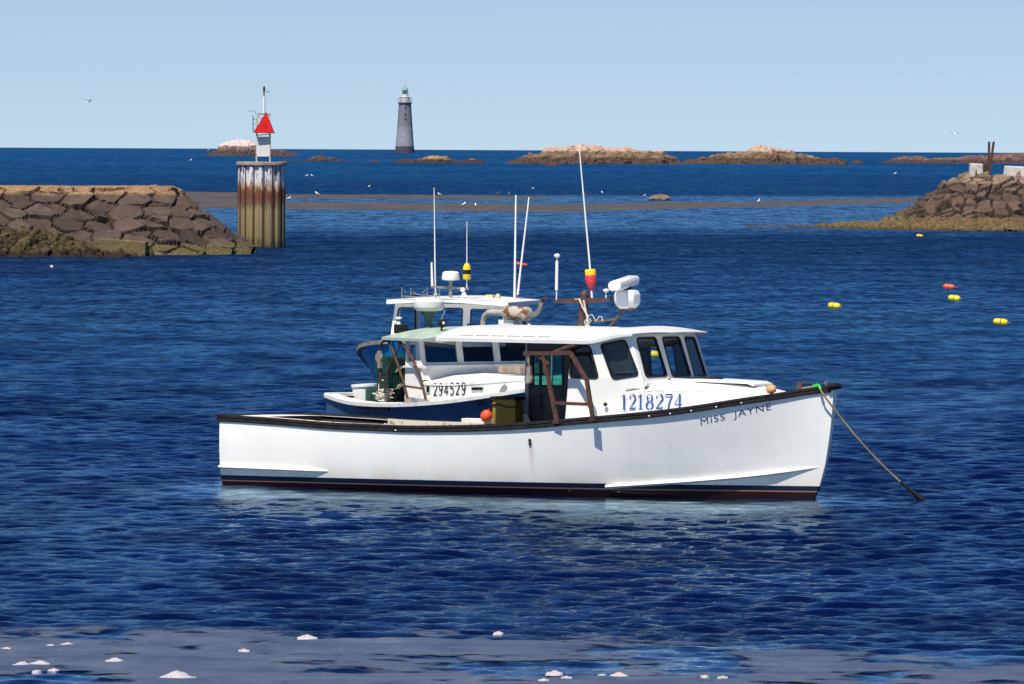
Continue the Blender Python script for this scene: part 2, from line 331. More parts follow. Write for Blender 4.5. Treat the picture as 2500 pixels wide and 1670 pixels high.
def rock_mat(name, dark, light, weed, weed_top, bird=None, bird_z=99, scale=1.2, attr=False, top=None, top_z=99, blend=.5):
    """stone with per-block tone (vertex attribute: which block), weed below the tide line, bird lime on top"""
    m = bpy.data.materials.new(name); m.use_nodes = True; nt = m.node_tree; p = nt.nodes['Principled BSDF']; p.inputs['Roughness'].default_value = .85; p.inputs['Specular IOR Level'].default_value = .25
    geo = nt.nodes.new('ShaderNodeNewGeometry'); pos = geo.outputs['Position']
    sep = nt.nodes.new('ShaderNodeSeparateXYZ'); nt.links.new(pos, sep.inputs[0]); nz = noise(nt, scale, 5, pos, rough=.7)
    base = ramp_between(nt, nz, dark, light, .3, .7)
    if attr:
        at = nt.nodes.new('ShaderNodeAttribute'); at.attribute_name = 'stone'; mm = nt.nodes.new('ShaderNodeMix'); mm.data_type = 'RGBA'; mm.blend_type = 'MULTIPLY'; mm.inputs['Factor'].default_value = 1
        nt.links.new(base, mm.inputs['A']); nt.links.new(at.outputs['Color'], mm.inputs['B']); base = mm.outputs['Result']
    def layer(base, col, lo, hi, up):
        ad = nt.nodes.new('ShaderNodeMath'); ad.operation = 'MULTIPLY_ADD'; ad.inputs[1].default_value = blend*2; nt.links.new(nz, ad.inputs[0]); nt.links.new(sep.outputs['Z'], ad.inputs[2])
        mr = nt.nodes.new('ShaderNodeMapRange'); mr.inputs[1].default_value = lo+blend; mr.inputs[2].default_value = hi+blend
        if not up: mr.inputs[3].default_value = 1; mr.inputs[4].default_value = 0
        nt.links.new(ad.outputs[0], mr.inputs[0]); mx = nt.nodes.new('ShaderNodeMix'); mx.data_type = 'RGBA'
        nt.links.new(mr.outputs[0], mx.inputs['Factor']); nt.links.new(base, mx.inputs['A'])
        if isinstance(col[0], tuple): nt.links.new(ramp_between(nt, noise(nt, scale*4, 4, pos), col[0], col[1], .35, .65), mx.inputs['B'])
        else: mx.inputs['B'].default_value = (*col, 1)
        return mx.outputs['Result']
    if top: base = layer(base, top, top_z, top_z+.15, True)
    if bird: base = layer(base, bird, bird_z, bird_z+blend*.6, True)
    base = layer(base, weed, weed_top-blend*.4, weed_top+blend*.4, False)
    nt.links.new(base, p.inputs['Base Color'])
    b = nt.nodes.new('ShaderNodeBump'); b.inputs['Distance'].default_value = .06; b.inputs['Strength'].default_value = .8
    nt.links.new(noise(nt, scale*6, 5, pos), b.inputs['Height']); nt.links.new(b.outputs[0], p.inputs['Normal'])
    return m
# ---------------------------------------------------------------- sand bars
def sand_mat():
    m = mat('wet_sand', (.090, .068, .050), .6, col2=(.050, .045, .042), scale=.25, stretch=(1, .3, 1)); return m
def sand_z(X, Y):
    n = fbm(X/9, Y/30, oct=4, seed=3)-.5; n2 = fbm(X/1.5, Y/5, oct=3, seed=4)-.5
    yy = Y - 3.2*np.maximum(X-4, 0) + .5*X
    front = .16*np.exp(-((yy-645)/(36))**4) * (1-.62*np.clip((X-4)/20, 0, 1))
    back = .13*np.exp(-((Y-.0*X-758)/(28))**4)*np.clip((10-X)/14, -.4, 1)
    link_ = .13*np.exp(-((Y-715)/110)**4)*np.clip((-24-X)/4, 0, 1)
    return np.maximum(np.maximum(front, back), link_) + .075*n + .035*n2 - .05
sand = heightfield('sand_bar', -75, 75, 420, 560, 900, 340, sand_z, sand_mat()); sand.data.polygons.foreach_set('use_smooth', [True]*len(sand.data.polygons))
tag(sand, kind='structure')
# ---------------------------------------------------------------- breakwaters
def seg_dist(X, Y, A, B):
    dx, dy = B[0]-A[0], B[1]-A[1]; L = dx*dx+dy*dy; t = np.clip(((X-A[0])*dx+(Y-A[1])*dy)/L, 0, 1)
    return np.hypot(X-A[0]-t*dx, Y-A[1]-t*dy)
LB = ((-70, 366.2), (-20.3, 372.6))
def lb_z(X, Y):
    d = seg_dist(X, Y, (LB[0][0], LB[0][1]+2), (LB[1][0], LB[1][1]+2)); d = d-2.0
    z = 3.58-.74*np.maximum(d, 0)
    return np.minimum(np.maximum(z, -1.2), 3.58)
def lb_post(P, N):
    Q, e, cid = stonify(P, N, (1.5, 1.3, .64), .26, .085, 3, .20); top = P[:, 2] > 3.5
    Q[top] = P[top]+N[top]*(.05*(cid[top, :1]-.5))
    g = fbm(P[:, 0]*3, P[:, 1]*3, P[:, 2]*3, 3, 8)-.5; Q += N*g[:, None]*.07
    t = .72+.5*cid[:, 0:1]; return Q, np.concatenate([t*(1+.06*(cid[:, 1:2]-.5)), t, t*(1-.1*(cid[:, 1:2]-.3))], 1)
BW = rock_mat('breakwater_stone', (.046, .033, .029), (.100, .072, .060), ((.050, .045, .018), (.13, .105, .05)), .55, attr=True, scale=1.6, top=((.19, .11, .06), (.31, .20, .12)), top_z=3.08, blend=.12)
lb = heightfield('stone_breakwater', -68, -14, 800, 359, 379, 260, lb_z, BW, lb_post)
tag(lb, 'long breakwater of tightly fitted brown granite blocks, left of the rusty beacon pile', 'breakwater')
def ledge_z(X, Y):
    d = np.maximum(0, X+20.5)*.55
    return 1.75*np.exp(-(((Y-364-.12*(X+26))/4.0)**2))*np.clip((-18.2-X)/7.5, 0, 1)**.8 + .6*(fbm(X/1.6, Y/1.6, oct=5, seed=21)-.5) + .55*(fbm(X*1.8, Y*1.4, oct=4, seed=22)-.5) - .34 - d*.0
LEDGE = rock_mat('weedy_rock', (.014, .011, .006), (.10, .078, .036), ((.010, .007, .005), (.04, .026, .014)), .3, scale=3.2, blend=.3, attr=True)
def ledge_post(P, N):
    Q, e, cid = stonify(P, N, (.7, .8, .35), .20, .3, 61, .35); t = .6+.8*cid[:, 0:1]; return Q, np.repeat(t, 3, 1)
o = heightfield('rock_ledge', -66, -15.5, 700, 357.2, 371, 200, ledge_z, LEDGE, ledge_post)
tag(o, 'low olive rockweed covered ledge at the foot of the left breakwater', 'rock ledge')
m = MB(); m.box((0, 0, 0), (2.55, 1.2, 1.15), Matrix.Rotation(rad(-5), 3, 'Z') @ Matrix.Rotation(rad(4), 3, 'Y'), .96)
o = m.build('stone_block', rock_mat('block_stone', (.10, .08, .036), (.20, .155, .08), ((.05, .055, .02), (.14, .12, .05)), .1, scale=3, blend=.3), bevel=.06)
o.location = (-20.35, 364.0, .26); tag(o, 'squared yellowish stone block at the waterline below the left breakwater', 'stone block')
RB = ((34.6, 508.5), (80, 505))
def rb_z(X, Y):
    d = seg_dist(X, Y, (RB[0][0], RB[0][1]), RB[1])-2.0
    return np.minimum(np.maximum(3.75-.62*np.maximum(d, 0), -1.2), 3.75)
def rb_post(P, N):
    Q, e, cid = stonify(P, N, (1.05, 1.1, .52), .34, .13, 31, .40)
    g = fbm(P[:, 0]*2, P[:, 1]*2, P[:, 2]*2, 3, 18)-.5; Q += N*g[:, None]*.14
    t = .72+.5*cid[:, 0:1]; return Q, np.concatenate([t, t*(1-.05*cid[:, 1:2]), t*(1-.12*cid[:, 1:2])], 1)
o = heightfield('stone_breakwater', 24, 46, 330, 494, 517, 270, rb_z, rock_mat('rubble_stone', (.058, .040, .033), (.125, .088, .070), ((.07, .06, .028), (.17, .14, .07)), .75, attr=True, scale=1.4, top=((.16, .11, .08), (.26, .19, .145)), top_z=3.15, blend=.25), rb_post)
tag(o, 'sloping breakwater of rough tumbled stones at the right edge, carrying white blocks', 'breakwater')
def spit_z(X, Y):
    cx = 492+ .0*X; top = .72*np.clip((X-21.5)/9, 0, 1)**.7
    wv = np.clip((X-20)/5, .25, 1)
    return (top+.14)*np.exp(-((Y-(505-1.0*np.clip((X-22), 0, 12)*.75))/(7.5*wv+.5))**2) + .30*(fbm(X*1.1, Y*.9, oct=5, seed=41)-.5) - .12
def spit_post(P, N):
    Q, e, cid = stonify(P, N, (.42, .6, .3), .14, .3, 51, .3); t = .75+.5*cid[:, 0:1]; return Q, np.repeat(t, 3, 1)
o = heightfield('gravel_spit', 17, 46, 420, 486, 516, 200, spit_z, rock_mat('spit_gravel', (.065, .048, .021), (.165, .118, .05), ((.03, .022, .014), (.08, .06, .03)), .12, attr=True, scale=3, blend=.2), spit_post)
tag(o, kind='structure')
SHELL = mat('white_concrete', (.62, .60, .56), .8, col2=(.42, .38, .33), scale=2.2, bump=.4, bscale=8)
def concrete(loc, dims, label, rz=0):
    m = MB(); m.box((0, 0, dims[2]/2), dims, None, .94); o = m.build('concrete_block', SHELL, bevel=.06); o.location = loc; o.rotation_euler = (rad(2), rad(2), rz)
    tag(o, label, 'concrete block', 'white blocks on the right breakwater')
concrete((33.75, 508.0, 3.66), (.92, 1.0, .98), 'small squarish white concrete block left of the rusty posts', .1)
concrete((37.0, 507.4, 3.62), (2.6, 1.2, .82), 'long white concrete block cut off by the right edge', -.06)
m = MB(); m.lathe([(.01, 0), (.42, 0), (.46, .5), (.42, .95), (.01, 1.0)], n=14, sy=.8); o = m.build('tar_drum', mat('tarred_wood', (.035, .03, .026), .8), smooth=40); o.location = (34.42, 508.8, 3.64)
tag(o, 'dark tarred stump between the small white block and the rusty posts', 'stump')
for k, (x0, x1, lab) in enumerate([(34.68, 34.70, 'left of two rusty crossed steel posts standing on the right breakwater'), (34.66, 35.02, 'right one of two rusty crossed steel posts, leaning outward to the right')]):
    m = MB(); y = 507.7-.2*k; m.strip([(x0, y, 3.4), (x1, y, 6.25)], (.17, 0, 0), (0, .17, 0)); m.strip([(x0-.05, y+.06, 3.4), (x1-.05, y+.06, 6.2)], (.05, 0, 0), (0, .22, 0))
    o = m.build('steel_post', RUST); tag(o, lab, 'post', 'rusty posts on the right breakwater')
m = MB(); m.lathe([(.07, 0), (.06, .3), (.02, .5)], n=8); o = m.build('iron_spike', RUST); o.location = (33.72, 506.9, 3.7); tag(o, 'short rusty iron spike in front of the small white block', 'spike')
# ---------------------------------------------------------------- beacon pile with its light
t = thing('beacon_pile', 'rusty fluted sheet pile cylinder with peeling white top and concrete cap', 'pile', (-14.37, 398.1, seaz(14, 398)))
ring = []; NC = 15
R0 = 1.36
def pile_ring(z):
    out = []
    for k in range(NC):
        for j, (f, r) in enumerate([(0, 0), (.10, .085), (.40, .085), (.50, 0), (.60, -.0), (.9, -.0)]):
            a = 2*math.pi*(k+f)/NC; rr = R0-.09+r*1.15; out.append((rr*math.cos(a), rr*math.sin(a), z))
    return out
mm = bpy.data.materials.new('pile_paint'); mm.use_nodes = True; nt = mm.node_tree; p = nt.nodes['Principled BSDF']; p.inputs['Roughness'].default_value = .75
t_ = nt.nodes.new('ShaderNodeTexCoord'); sp_ = nt.nodes.new('ShaderNodeSeparateXYZ'); nt.links.new(t_.outputs['Object'], sp_.inputs[0])
ns = noise(nt, 3.2, 5, t_.outputs['Object'], (1.3, 1.3, .32), .7)
ad = nt.nodes.new('ShaderNodeMath'); ad.operation = 'MULTIPLY_ADD'; ad.inputs[1].default_value = 1.7; nt.links.new(ns, ad.inputs[0]); nt.links.new(sp_.outputs['Z'], ad.inputs[2])
r = nt.nodes.new('ShaderNodeValToRGB'); dv = nt.nodes.new('ShaderNodeMath'); dv.operation = 'DIVIDE'; dv.inputs[1].default_value = 7; nt.links.new(ad.outputs[0], dv.inputs[0]); nt.links.new(dv.outputs[0], r.inputs[0])
e = r.color_ramp.elements; e[0].position = 0; e[0].color = (.05, .04, .015, 1); e[1].position = 1; e[1].color = (.75, .76, .78, 1)
for pos_, c_ in [(.13, (.06, .05, .02)), (.20, (.20, .155, .065)), (.42, (.27, .21, .105)), (.475, (.15, .085, .05)), (.53, (.14, .045, .022)), (.585, (.20, .07, .03)), (.625, (.55, .40, .30)), (.665, (.66, .67, .70))]:
    q = e.new(pos_); q.color = (*c_, 1)
n3 = noise(nt, 7, 5, t_.outputs['Object'], (1, 1, .22), .75); r3 = nt.nodes.new('ShaderNodeValToRGB'); r3.color_ramp.elements[0].position = .53; r3.color_ramp.elements[1].position = .60; nt.links.new(n3, r3.inputs[0])
zz = nt.nodes.new('ShaderNodeMapRange'); zz.inputs[1].default_value = 2.4; zz.inputs[2].default_value = 3.6; nt.links.new(sp_.outputs['Z'], zz.inputs[0])
mu = nt.nodes.new('ShaderNodeMath'); mu.operation = 'MULTIPLY'; nt.links.new(r3.outputs[0], mu.inputs[0]); nt.links.new(zz.outputs[0], mu.inputs[1])
mx = nt.nodes.new('ShaderNodeMix'); mx.data_type = 'RGBA'; nt.links.new(mu.outputs[0], mx.inputs['Factor']); nt.links.new(r.outputs[0], mx.inputs['A']); mx.inputs['B'].default_value = (.11, .05, .032, 1); nt.links.new(mx.outputs['Result'], p.inputs['Base Color'])
zs = [-1.2, 0, .8, 1.6, 2.4, 3.2, 4.0, 4.66]
m = MB(); m.loft([pile_ring(z) for z in zs]); m.build('sheet_pile_wall', mm, t)
m = MB()
for k in range(NC): a = 2*math.pi*(k+.55)/NC; m.tube([((R0-.02)*math.cos(a), (R0-.02)*math.sin(a), -1), ((R0-.02)*math.cos(a), (R0-.02)*math.sin(a), 4.64)], .022, 5)
m.build('interlock', RUST, t)
m = MB(); m.lathe([(.1, 4.64), (1.41, 4.64), (1.45, 4.68), (1.45, 4.83), (1.41, 4.86), (.1, 4.86)], n=40); m.build('cap', mat('weathered_concrete', (.42, .34, .26), .85, col2=(.26, .2, .15), scale=3, stretch=(1, 1, 3)), t, 30)
t = thing('channel_light', 'white box light tower with red triangular daymark standing on the beacon pile', 'beacon', (-14.37+.13, 398.1, seaz(14, 398)+4.86)); t.scale = (1, 1, .93)
m = MB()
LP = [(-.42, -.3), (.36, -.3), (.36, .3), (-.42, .3)]
for x, y in LP: l = MB(); l.strip([(x, y, 0), (x*.92, y*.92, 2.95)], (.07, 0, 0), (0, .07, 0)); l.build('leg', mat('beacon_white', (.7, .66, .62), .6, col2=(.3, .16, .1), scale=6) if x == LP[0][0] and y == LP[0][1] else bpy.data.materials['beacon_white'], t)
m = MB(); m.box((-.03, 0, .93), (.78, .66, 1.22)); m.build('battery_box', mat('grey_panel', (.70, .69, .68), .45, col2=(.62, .62, .62), scale=2), t, bevel=.02)
m = MB(); m.strip([(-.42, -.32, 1.62), (.38, -.32, 1.70)], (0, .62, 0), (0, 0, .05)); m.build('platform', RUST, t)
m = MB()
for z in (2.1, 2.93):
    for (a, b), (c, d) in zip(LP, LP[1:]+LP[:1]): m.strip([(a*.94, b*.94, z), (c*.94, d*.94, z)], (.03, .03, 0), (0, 0, .06))
m.tube([(-.4, -.3, 2.1), (.34, -.3, 2.9)], .016, 5); m.tube([(-.4, -.3, 2.9), (.34, -.3, 2.1)], .016, 5)
m.box((-.05, 0, 2.45), (.16, .12, .5)); m.build('lattice_frame', RUST, t)
m = MB(); m.tube([(-.62, -.1, 1.85), (-.62, -.1, 2.85)], .025, 6); m.tube([(-.45, -.1, 2.9), (-.5, -.1, 3.12), (-.92, -.1, 3.12)], .014, 5)
for z in (2.0, 2.3, 2.6): m.tube([(-.62, -.1, z), (-.4, -.1, z)], .014, 5)
m.build('ladder', RUST, t)
tri = [(-.545, 1.80), (.58, 1.78), (.14, 3.0)]
m = MB(); m.loft([[(x, -.42, z) for x, z in tri], [(x, -.38, z) for x, z in tri]]); d = m.build('daymark', mat('red_reflective', (.80, .006, .008), .5, col2=(.72, .005, .006)), t); d['label'] = 'bright red triangular daymark board'
bt = [(-.60, 1.77), (.64, 1.75), (.14, 3.07)]
m = MB(); m.loft([[(x, -.375, z) for x, z in bt], [(x, -.36, z) for x, z in bt]]); m.build('daymark_border', mat('dark_red', (.20, .01, .012), .5), t)
m = MB(); nm_ = [[(.10, 2.42), (.02, 2.2), (.16, 2.2)], [(.12, 2.42), (.12, 2.06)]]
for s_ in nm_: m.strip([(x, -.425, z) for x, z in s_], (.03, 0, .0), (0, .006, .02))
m.build('daymark_number', mat('faded_maroon', (.42, .01, .012), .6), t)
m = MB(); m.tube([(-.01, 0, 2.9), (0, 0, 4.0)], .082, 10); m.build('mast', WHITE, t, 40)
m = MB(); m.tube([(0, 0, 4.0), (0, 0, 4.3)], .04, 8); m.box((.12, 0, 4.30), (.42, .2, .05)); m.build('lantern_bracket', mat('faded_red_bracket', (.35, .10, .08), .6), t)
m = MB(); m.lathe([(.02, 4.33), (.07, 4.36), (.06, 4.42), (.065, 4.55), (.03, 4.62), (.01, 4.66)], n=10); m.build('lantern', BLACK, t, 40)
# ---------------------------------------------------------------- lighthouse
LX = (988-1250)/17000*4000; 
t = thing('lighthouse', 'tall grey granite lighthouse standing in the sea on the horizon', 'lighthouse', (LX-.5, 4000, seaz(LX, 4000)+.0))
gm = bpy.data.materials.new('granite_courses'); gm.use_nodes = True; nt = gm.node_tree; p = nt.nodes['Principled BSDF']; p.inputs['Roughness'].default_value = .9
tcn = nt.nodes.new('ShaderNodeTexCoord'); sp_ = nt.nodes.new('ShaderNodeSeparateXYZ'); nt.links.new(tcn.outputs['Object'], sp_.inputs[0])
dv = nt.nodes.new('ShaderNodeMath'); dv.operation = 'DIVIDE'; dv.inputs[1].default_value = 30; nt.links.new(sp_.outputs['Z'], dv.inputs[0]); r = nt.nodes.new('ShaderNodeValToRGB'); nt.links.new(dv.outputs[0], r.inputs[0])
e = r.color_ramp.elements; e[0].position = 0; e[0].color = (.050, .045, .065, 1); e[1].position = 1; e[1].color = (.165, .16, .205, 1)
for pos_, c_ in [(.125, (.06, .05, .068)), (.14, (.24, .25, .30)), (.30, (.26, .27, .325)), (.5, (.24, .245, .29)), (.52, (.18, .183, .22))]: q = e.new(pos_); q.color = (*c_, 1)
wv = noise(nt, .5, 5, tcn.outputs['Object'], (1, 1, 3)); mx = nt.nodes.new('ShaderNodeMix'); mx.data_type = 'RGBA'; mx.blend_type = 'MULTIPLY'; mx.inputs['Factor'].default_value = .6
nt.links.new(r.outputs[0], mx.inputs['A']); nt.links.new(ramp_between(nt, wv, (.55, .55, .55), (1.3, 1.3, 1.3), .3, .7), mx.inputs['B']); nt.links.new(mx.outputs['Result'], p.inputs['Base Color'])
m = MB(); m.lathe([(5.75, -3), (5.7, .6), (5.35, 3.0), (4.95, 8), (4.55, 13), (4.2, 18), (3.8, 24), (3.55, 28.2)], n=32); m.build('tower', gm, t, 30)
m = MB(); m.lathe([(3.5, 28.2), (4.1, 28.6), (4.1, 29.1), (3.2, 29.2)], n=32); m.build('cornice', mat('dark_granite', (.10, .08, .10), .9, scale=1), t, 30)
m = MB(); m.lathe([(2.9, 29.1), (2.75, 30.6), (2.7, 31.9), (3.0, 32.2), (2.2, 32.5), (1.9, 33.6), (1.9, 33.9)], n=24); m.build('watch_room', mat('pale_iron', (.62, .58, .58), .6, col2=(.42, .40, .42), scale=.6), t, 30)
m = MB()
for k in range(24):
    a = 2*math.pi*k/24; m.tube([(3.95*math.cos(a), 3.95*math.sin(a), 29.1), (4.25*math.cos(a), 4.25*math.sin(a), 30.8), (3.95*math.cos(a), 3.95*math.sin(a), 32)], .05, 4)
for z, rr in ((30, 4.15), (31, 4.2), (32, 3.95)): m.tube([(rr*math.cos(2*math.pi*k/24), rr*math.sin(2*math.pi*k/24), z) for k in range(25)], .05, 4)
m.build('gallery_railing', mat('green_iron', (.20, .28, .25), .6), t)
m = MB(); m.lathe([(1.55, 33.6), (1.55, 36.2)], n=16); m.build('lantern_glass', glass('lantern_glass', (.45, .62, .60)), t)
m = MB()
for k in range(8): a = 2*math.pi*k/8; m.tube([(1.62*math.cos(a), 1.62*math.sin(a), 33.5), (1.62*math.cos(a), 1.62*math.sin(a), 36.3)], .12, 4)
m.lathe([(.6, 33.6), (.7, 35), (.4, 36)], n=10); m.build('lantern_frame', mat('copper_green', (.22, .32, .33), .6, col2=(.15, .23, .24), scale=1), t)
m = MB(); m.lathe([(1.9, 36.2), (1.75, 36.6), (1.2, 37.4), (.5, 38.0), (.35, 38.4), (.12, 38.7), (.06, 39.8)], n=16); m.build('dome', bpy.data.materials['copper_green'], t, 50)
for z, a in ((26.2, -1.45), (22.2, -1.5), (19.8, -1.48)):
    rr = 3.9-(z-24)*.08; m = MB(); m.box((0, 0, 0), (.7, .4, 1.2)); w_ = m.build('window', DARKIN, t); w_.location = (rr*math.cos(a), rr*math.sin(a), z); w_.rotation_euler = (0, 0, a+math.pi/2)
def at_ground(u, v, D):
    """world x of picture column u at distance D"""
    return (u-1250-(v-835)*-.0052)/17000*D
# ---------------------------------------------------------------- islets: ridge heights along the islet, real width and depth
def islet(name, prof, D, depth, m, label, seed, base=-1.2, rough=1.0, kx=10):
    x = [(u-1250-.0052*(835-395))/17000*D for u, v in prof]
    eye = [344.7+.0052*(u-1250) for u, v in prof]
    z = [CAM_H-(v-e_)*D/17000+D*D/ER2+.0 for (u, v), e_ in zip(prof, eye)]
    x0, x1 = x[0], x[-1]
    def zf(X, Y):
        r = np.interp(X, x, z, left=-3, right=-3); t = np.abs(Y-D)/(depth*(.45+.55*np.clip(np.interp(X, x, z)/max(z), 0, 1))); n = fbm(X/5, Y/9, oct=5, seed=seed)-.5; n2 = fbm(X/1.6, Y/3, oct=4, seed=seed+1)-.5
        h = np.where(r > 0, r*np.clip(1.03-t**2.6, -1, 1), r); env = np.clip(h/2.2+.25, .12, 1)
        return np.maximum(h+rough*env*(1.3*n+1.1*n2), base)
    def post(P, N):
        Q, e2, cid = stonify(P, N, (2.6, 4., 1.3), .42*rough, .25, seed+5, .16); return Q, np.repeat(.75+.5*cid[:, 0:1], 3, 1)
    o = heightfield(name, x0-3, x1+3, int((x1-x0)*2.2)+20, D-depth*1.1, D+depth*1.1, 90, zf, m, post)
    tag(o, label, 'rocky islet', 'rocky islets along the horizon'); return o
ISM = rock_mat('islet_rock', (.09, .06, .042), (.22, .155, .10), ((.04, .024, .022), (.09, .055, .04)), 1.7, ((.36, .24, .18), (.48, .35, .28)), 3.1, scale=.35, attr=True, blend=1.0)
islet('rocky_islet', [(1225, 403), (1260, 389), (1290, 379), (1315, 378), (1333, 366), (1360, 363), (1388, 360), (1430, 356), (1450, 354), (1474, 359), (1500, 363), (1525, 360), (1559, 366), (1614, 368), (1623, 379), (1652, 388), (1670, 402)], 1990, 14, ISM, 'long islet with pale pink crown behind the tall whip antenna', 61)
islet('rocky_islet', [(1650, 402), (1685, 389), (1699, 385), (1730, 382), (1755, 374), (1790, 376), (1827, 372), (1834, 360), (1855, 355), (1874, 356), (1908, 366), (1938, 371), (1950, 379), (1980, 383), (2010, 386), (2040, 387), (2061, 393), (2068, 404)], 2060, 14, ISM, 'islet with a single pale cap, right of the long pink crowned islet', 71)
islet('rocky_islet', [(2074, 402), (2086, 391), (2098, 391), (2114, 402)], 2200, 5, ISM, 'tiny tan rock just off the right tip of the capped islet', 75, rough=.5)
islet('rocky_islet', [(488, 386), (515, 372), (533, 366), (536, 353), (555, 346), (580, 343), (605, 344), (625, 350), (630, 358), (655, 364), (690, 368), (715, 373), (745, 386)], 2950, 18, rock_mat('lime_rock', (.11, .07, .06), (.24, .17, .15), ((.04, .027, .03), (.09, .06, .055)), 1.9, ((.46, .36, .34), (.70, .60, .58)), 3.2, scale=.3, attr=True, blend=1.3), 'islet whitened by birds, half hidden behind the white box beacon', 81)
DRK = rock_mat('dark_reef', (.035, .024, .03), (.10, .065, .06), ((.03, .02, .028), (.05, .034, .04)), .3, scale=.5, attr=True, blend=.4)
islet('rocky_islet', [(670, 400), (700, 390), (735, 391), (760, 386), (783, 377), (800, 385), (830, 389), (862, 398)], 2120, 8, DRK, 'low dark reef right of the beacon pile', 85, rough=.5)
islet('rocky_islet', [(888, 404), (905, 393), (925, 392), (943, 404)], 2000, 4, DRK, 'short dark ledge left of the ochre reef', 87, rough=.35)
islet('rocky_islet', [(942, 404), (965, 393), (990, 388), (1015, 389), (1040, 385), (1068, 380), (1092, 385), (1110, 392), (1130, 394), (1150, 389), (1170, 391), (1198, 404)], 2010, 8, rock_mat('ochre_reef', (.16, .09, .04), (.36, .25, .12), ((.035, .018, .02), (.06, .035, .03)), .9, scale=.6, attr=True, blend=.6), 'ochre and brown reef below the lighthouse', 89, rough=.6)
islet('rocky_islet', [(1312, 412), (1335, 402), (1352, 401), (1384, 412)], 1780, 4, DRK, 'small black ledge in front of the pink crowned islet', 91, rough=.3)
islet('rocky_islet', [(2145, 404), (2170, 392), (2195, 385), (2230, 382), (2290, 386), (2340, 384), (2400, 381), (2450, 376), (2530, 373), (2620, 374), (2700, 380)], 2270, 17, rock_mat('brown_reef', (.07, .045, .04), (.17, .11, .085), ((.035, .022, .03), (.07, .045, .045)), .8, scale=.4, attr=True, blend=.8), 'long dark brown reef running off the right edge', 93, rough=.8)
islet('rocky_islet', [(945, 377), (960, 374), (980, 375), (1020, 376), (1032, 378)], 3950, 8, DRK, 'thin dark ledge at the foot of the lighthouse', 97, rough=.4)
# drift rock on the sand bar
m = MB(); rr = random.Random(5)
m.lathe([(.05, 0), (1.1, .0), (1.15, .25), (.7, .5), (.15, .62)], n=14, sy=.6); m.v = [(x*(1+.25*rr.uniform(-1, 1)), y*(1+.2*rr.uniform(-1, 1)), z*(1+.2*rr.uniform(-1, 1))) for x, y, z in m.v]
o = m.build('boulder', rock_mat('bar_rock', (.10, .065, .045), (.26, .19, .14), (.05, .03, .03), .05, scale=3, blend=.05)); o.location = (at_ground(1612, 498, 730), 730, seaz(0, 730)-.02); tag(o, 'brown boulder lying in the shallows behind the right part of the sand bar', 'boulder')
# ---------------------------------------------------------------- boat helpers
class Hull:
    """sheer half breadth, sheer height and stem profile give the whole skin"""
    def __init__(s, L, half, sheer, stem, r, p, zk=-.55, tumble=.03):
        s.L = L; s.half = smooth_lerp(half); s.sheer = smooth_lerp(sheer); s.stem = stem; s.r = r; s.p = p; s.zk = zk; s.tb = tumble
    def stemx(s, z): return lerp(z, s.stem)
    def y(s, x, z):
        """half breadth at x, z"""
        t = min(max(x/s.stemx(z), 0), 1); X = t*s.L; b = s.half(X); zs = s.sheer(X); r = lerp(t, s.r)
        if z >= 0:
            f = min(z/zs, 1); return b*(r+(1-r)*f**lerp(t, s.p)) + s.tb*4*f*(1-f)*max(0, 1-1.6*t)
        return b*r*math.sqrt(max(0, 1-(z/s.zk)**2))**.8
    def skin(s, nx=72, nz=18):
        V = []; nrow = nz+6
        for side in (-1, 1):
            for i in range(nx+1):
                t = i/nx; t = 1-(1-t)**1.25; zs = s.sheer(t*s.L)
                for j in range(nrow+1):
                    z = zs*(j-6)/nz if j >= 6 else s.zk*(6-j)/6
                    x = t*s.stemx(z); V.append((x, side*s.y(x, z), z))
        F = []; n = nrow+1; off = (nx+1)*n
        for sd in (0, 1):
            for i in range(nx):
                for j in range(nrow):
                    a = sd*off+i*n+j; F.append((a, a+n, a+n+1, a+1))
        for j in range(nrow): F.append((j, j+1, off+j+1, off+j)); k = nx*n+j; F.append((k, k+1, off+k+1, off+k))
        m = MB(); m.add(V, F); return m
    def edge(s, x0, x1, n, side, inset=0, dz=0):
        return [(x, side*max(s.half(x)-inset, .0), s.sheer(x)+dz) for x in [x0+(x1-x0)*i/n for i in range(n+1)]]
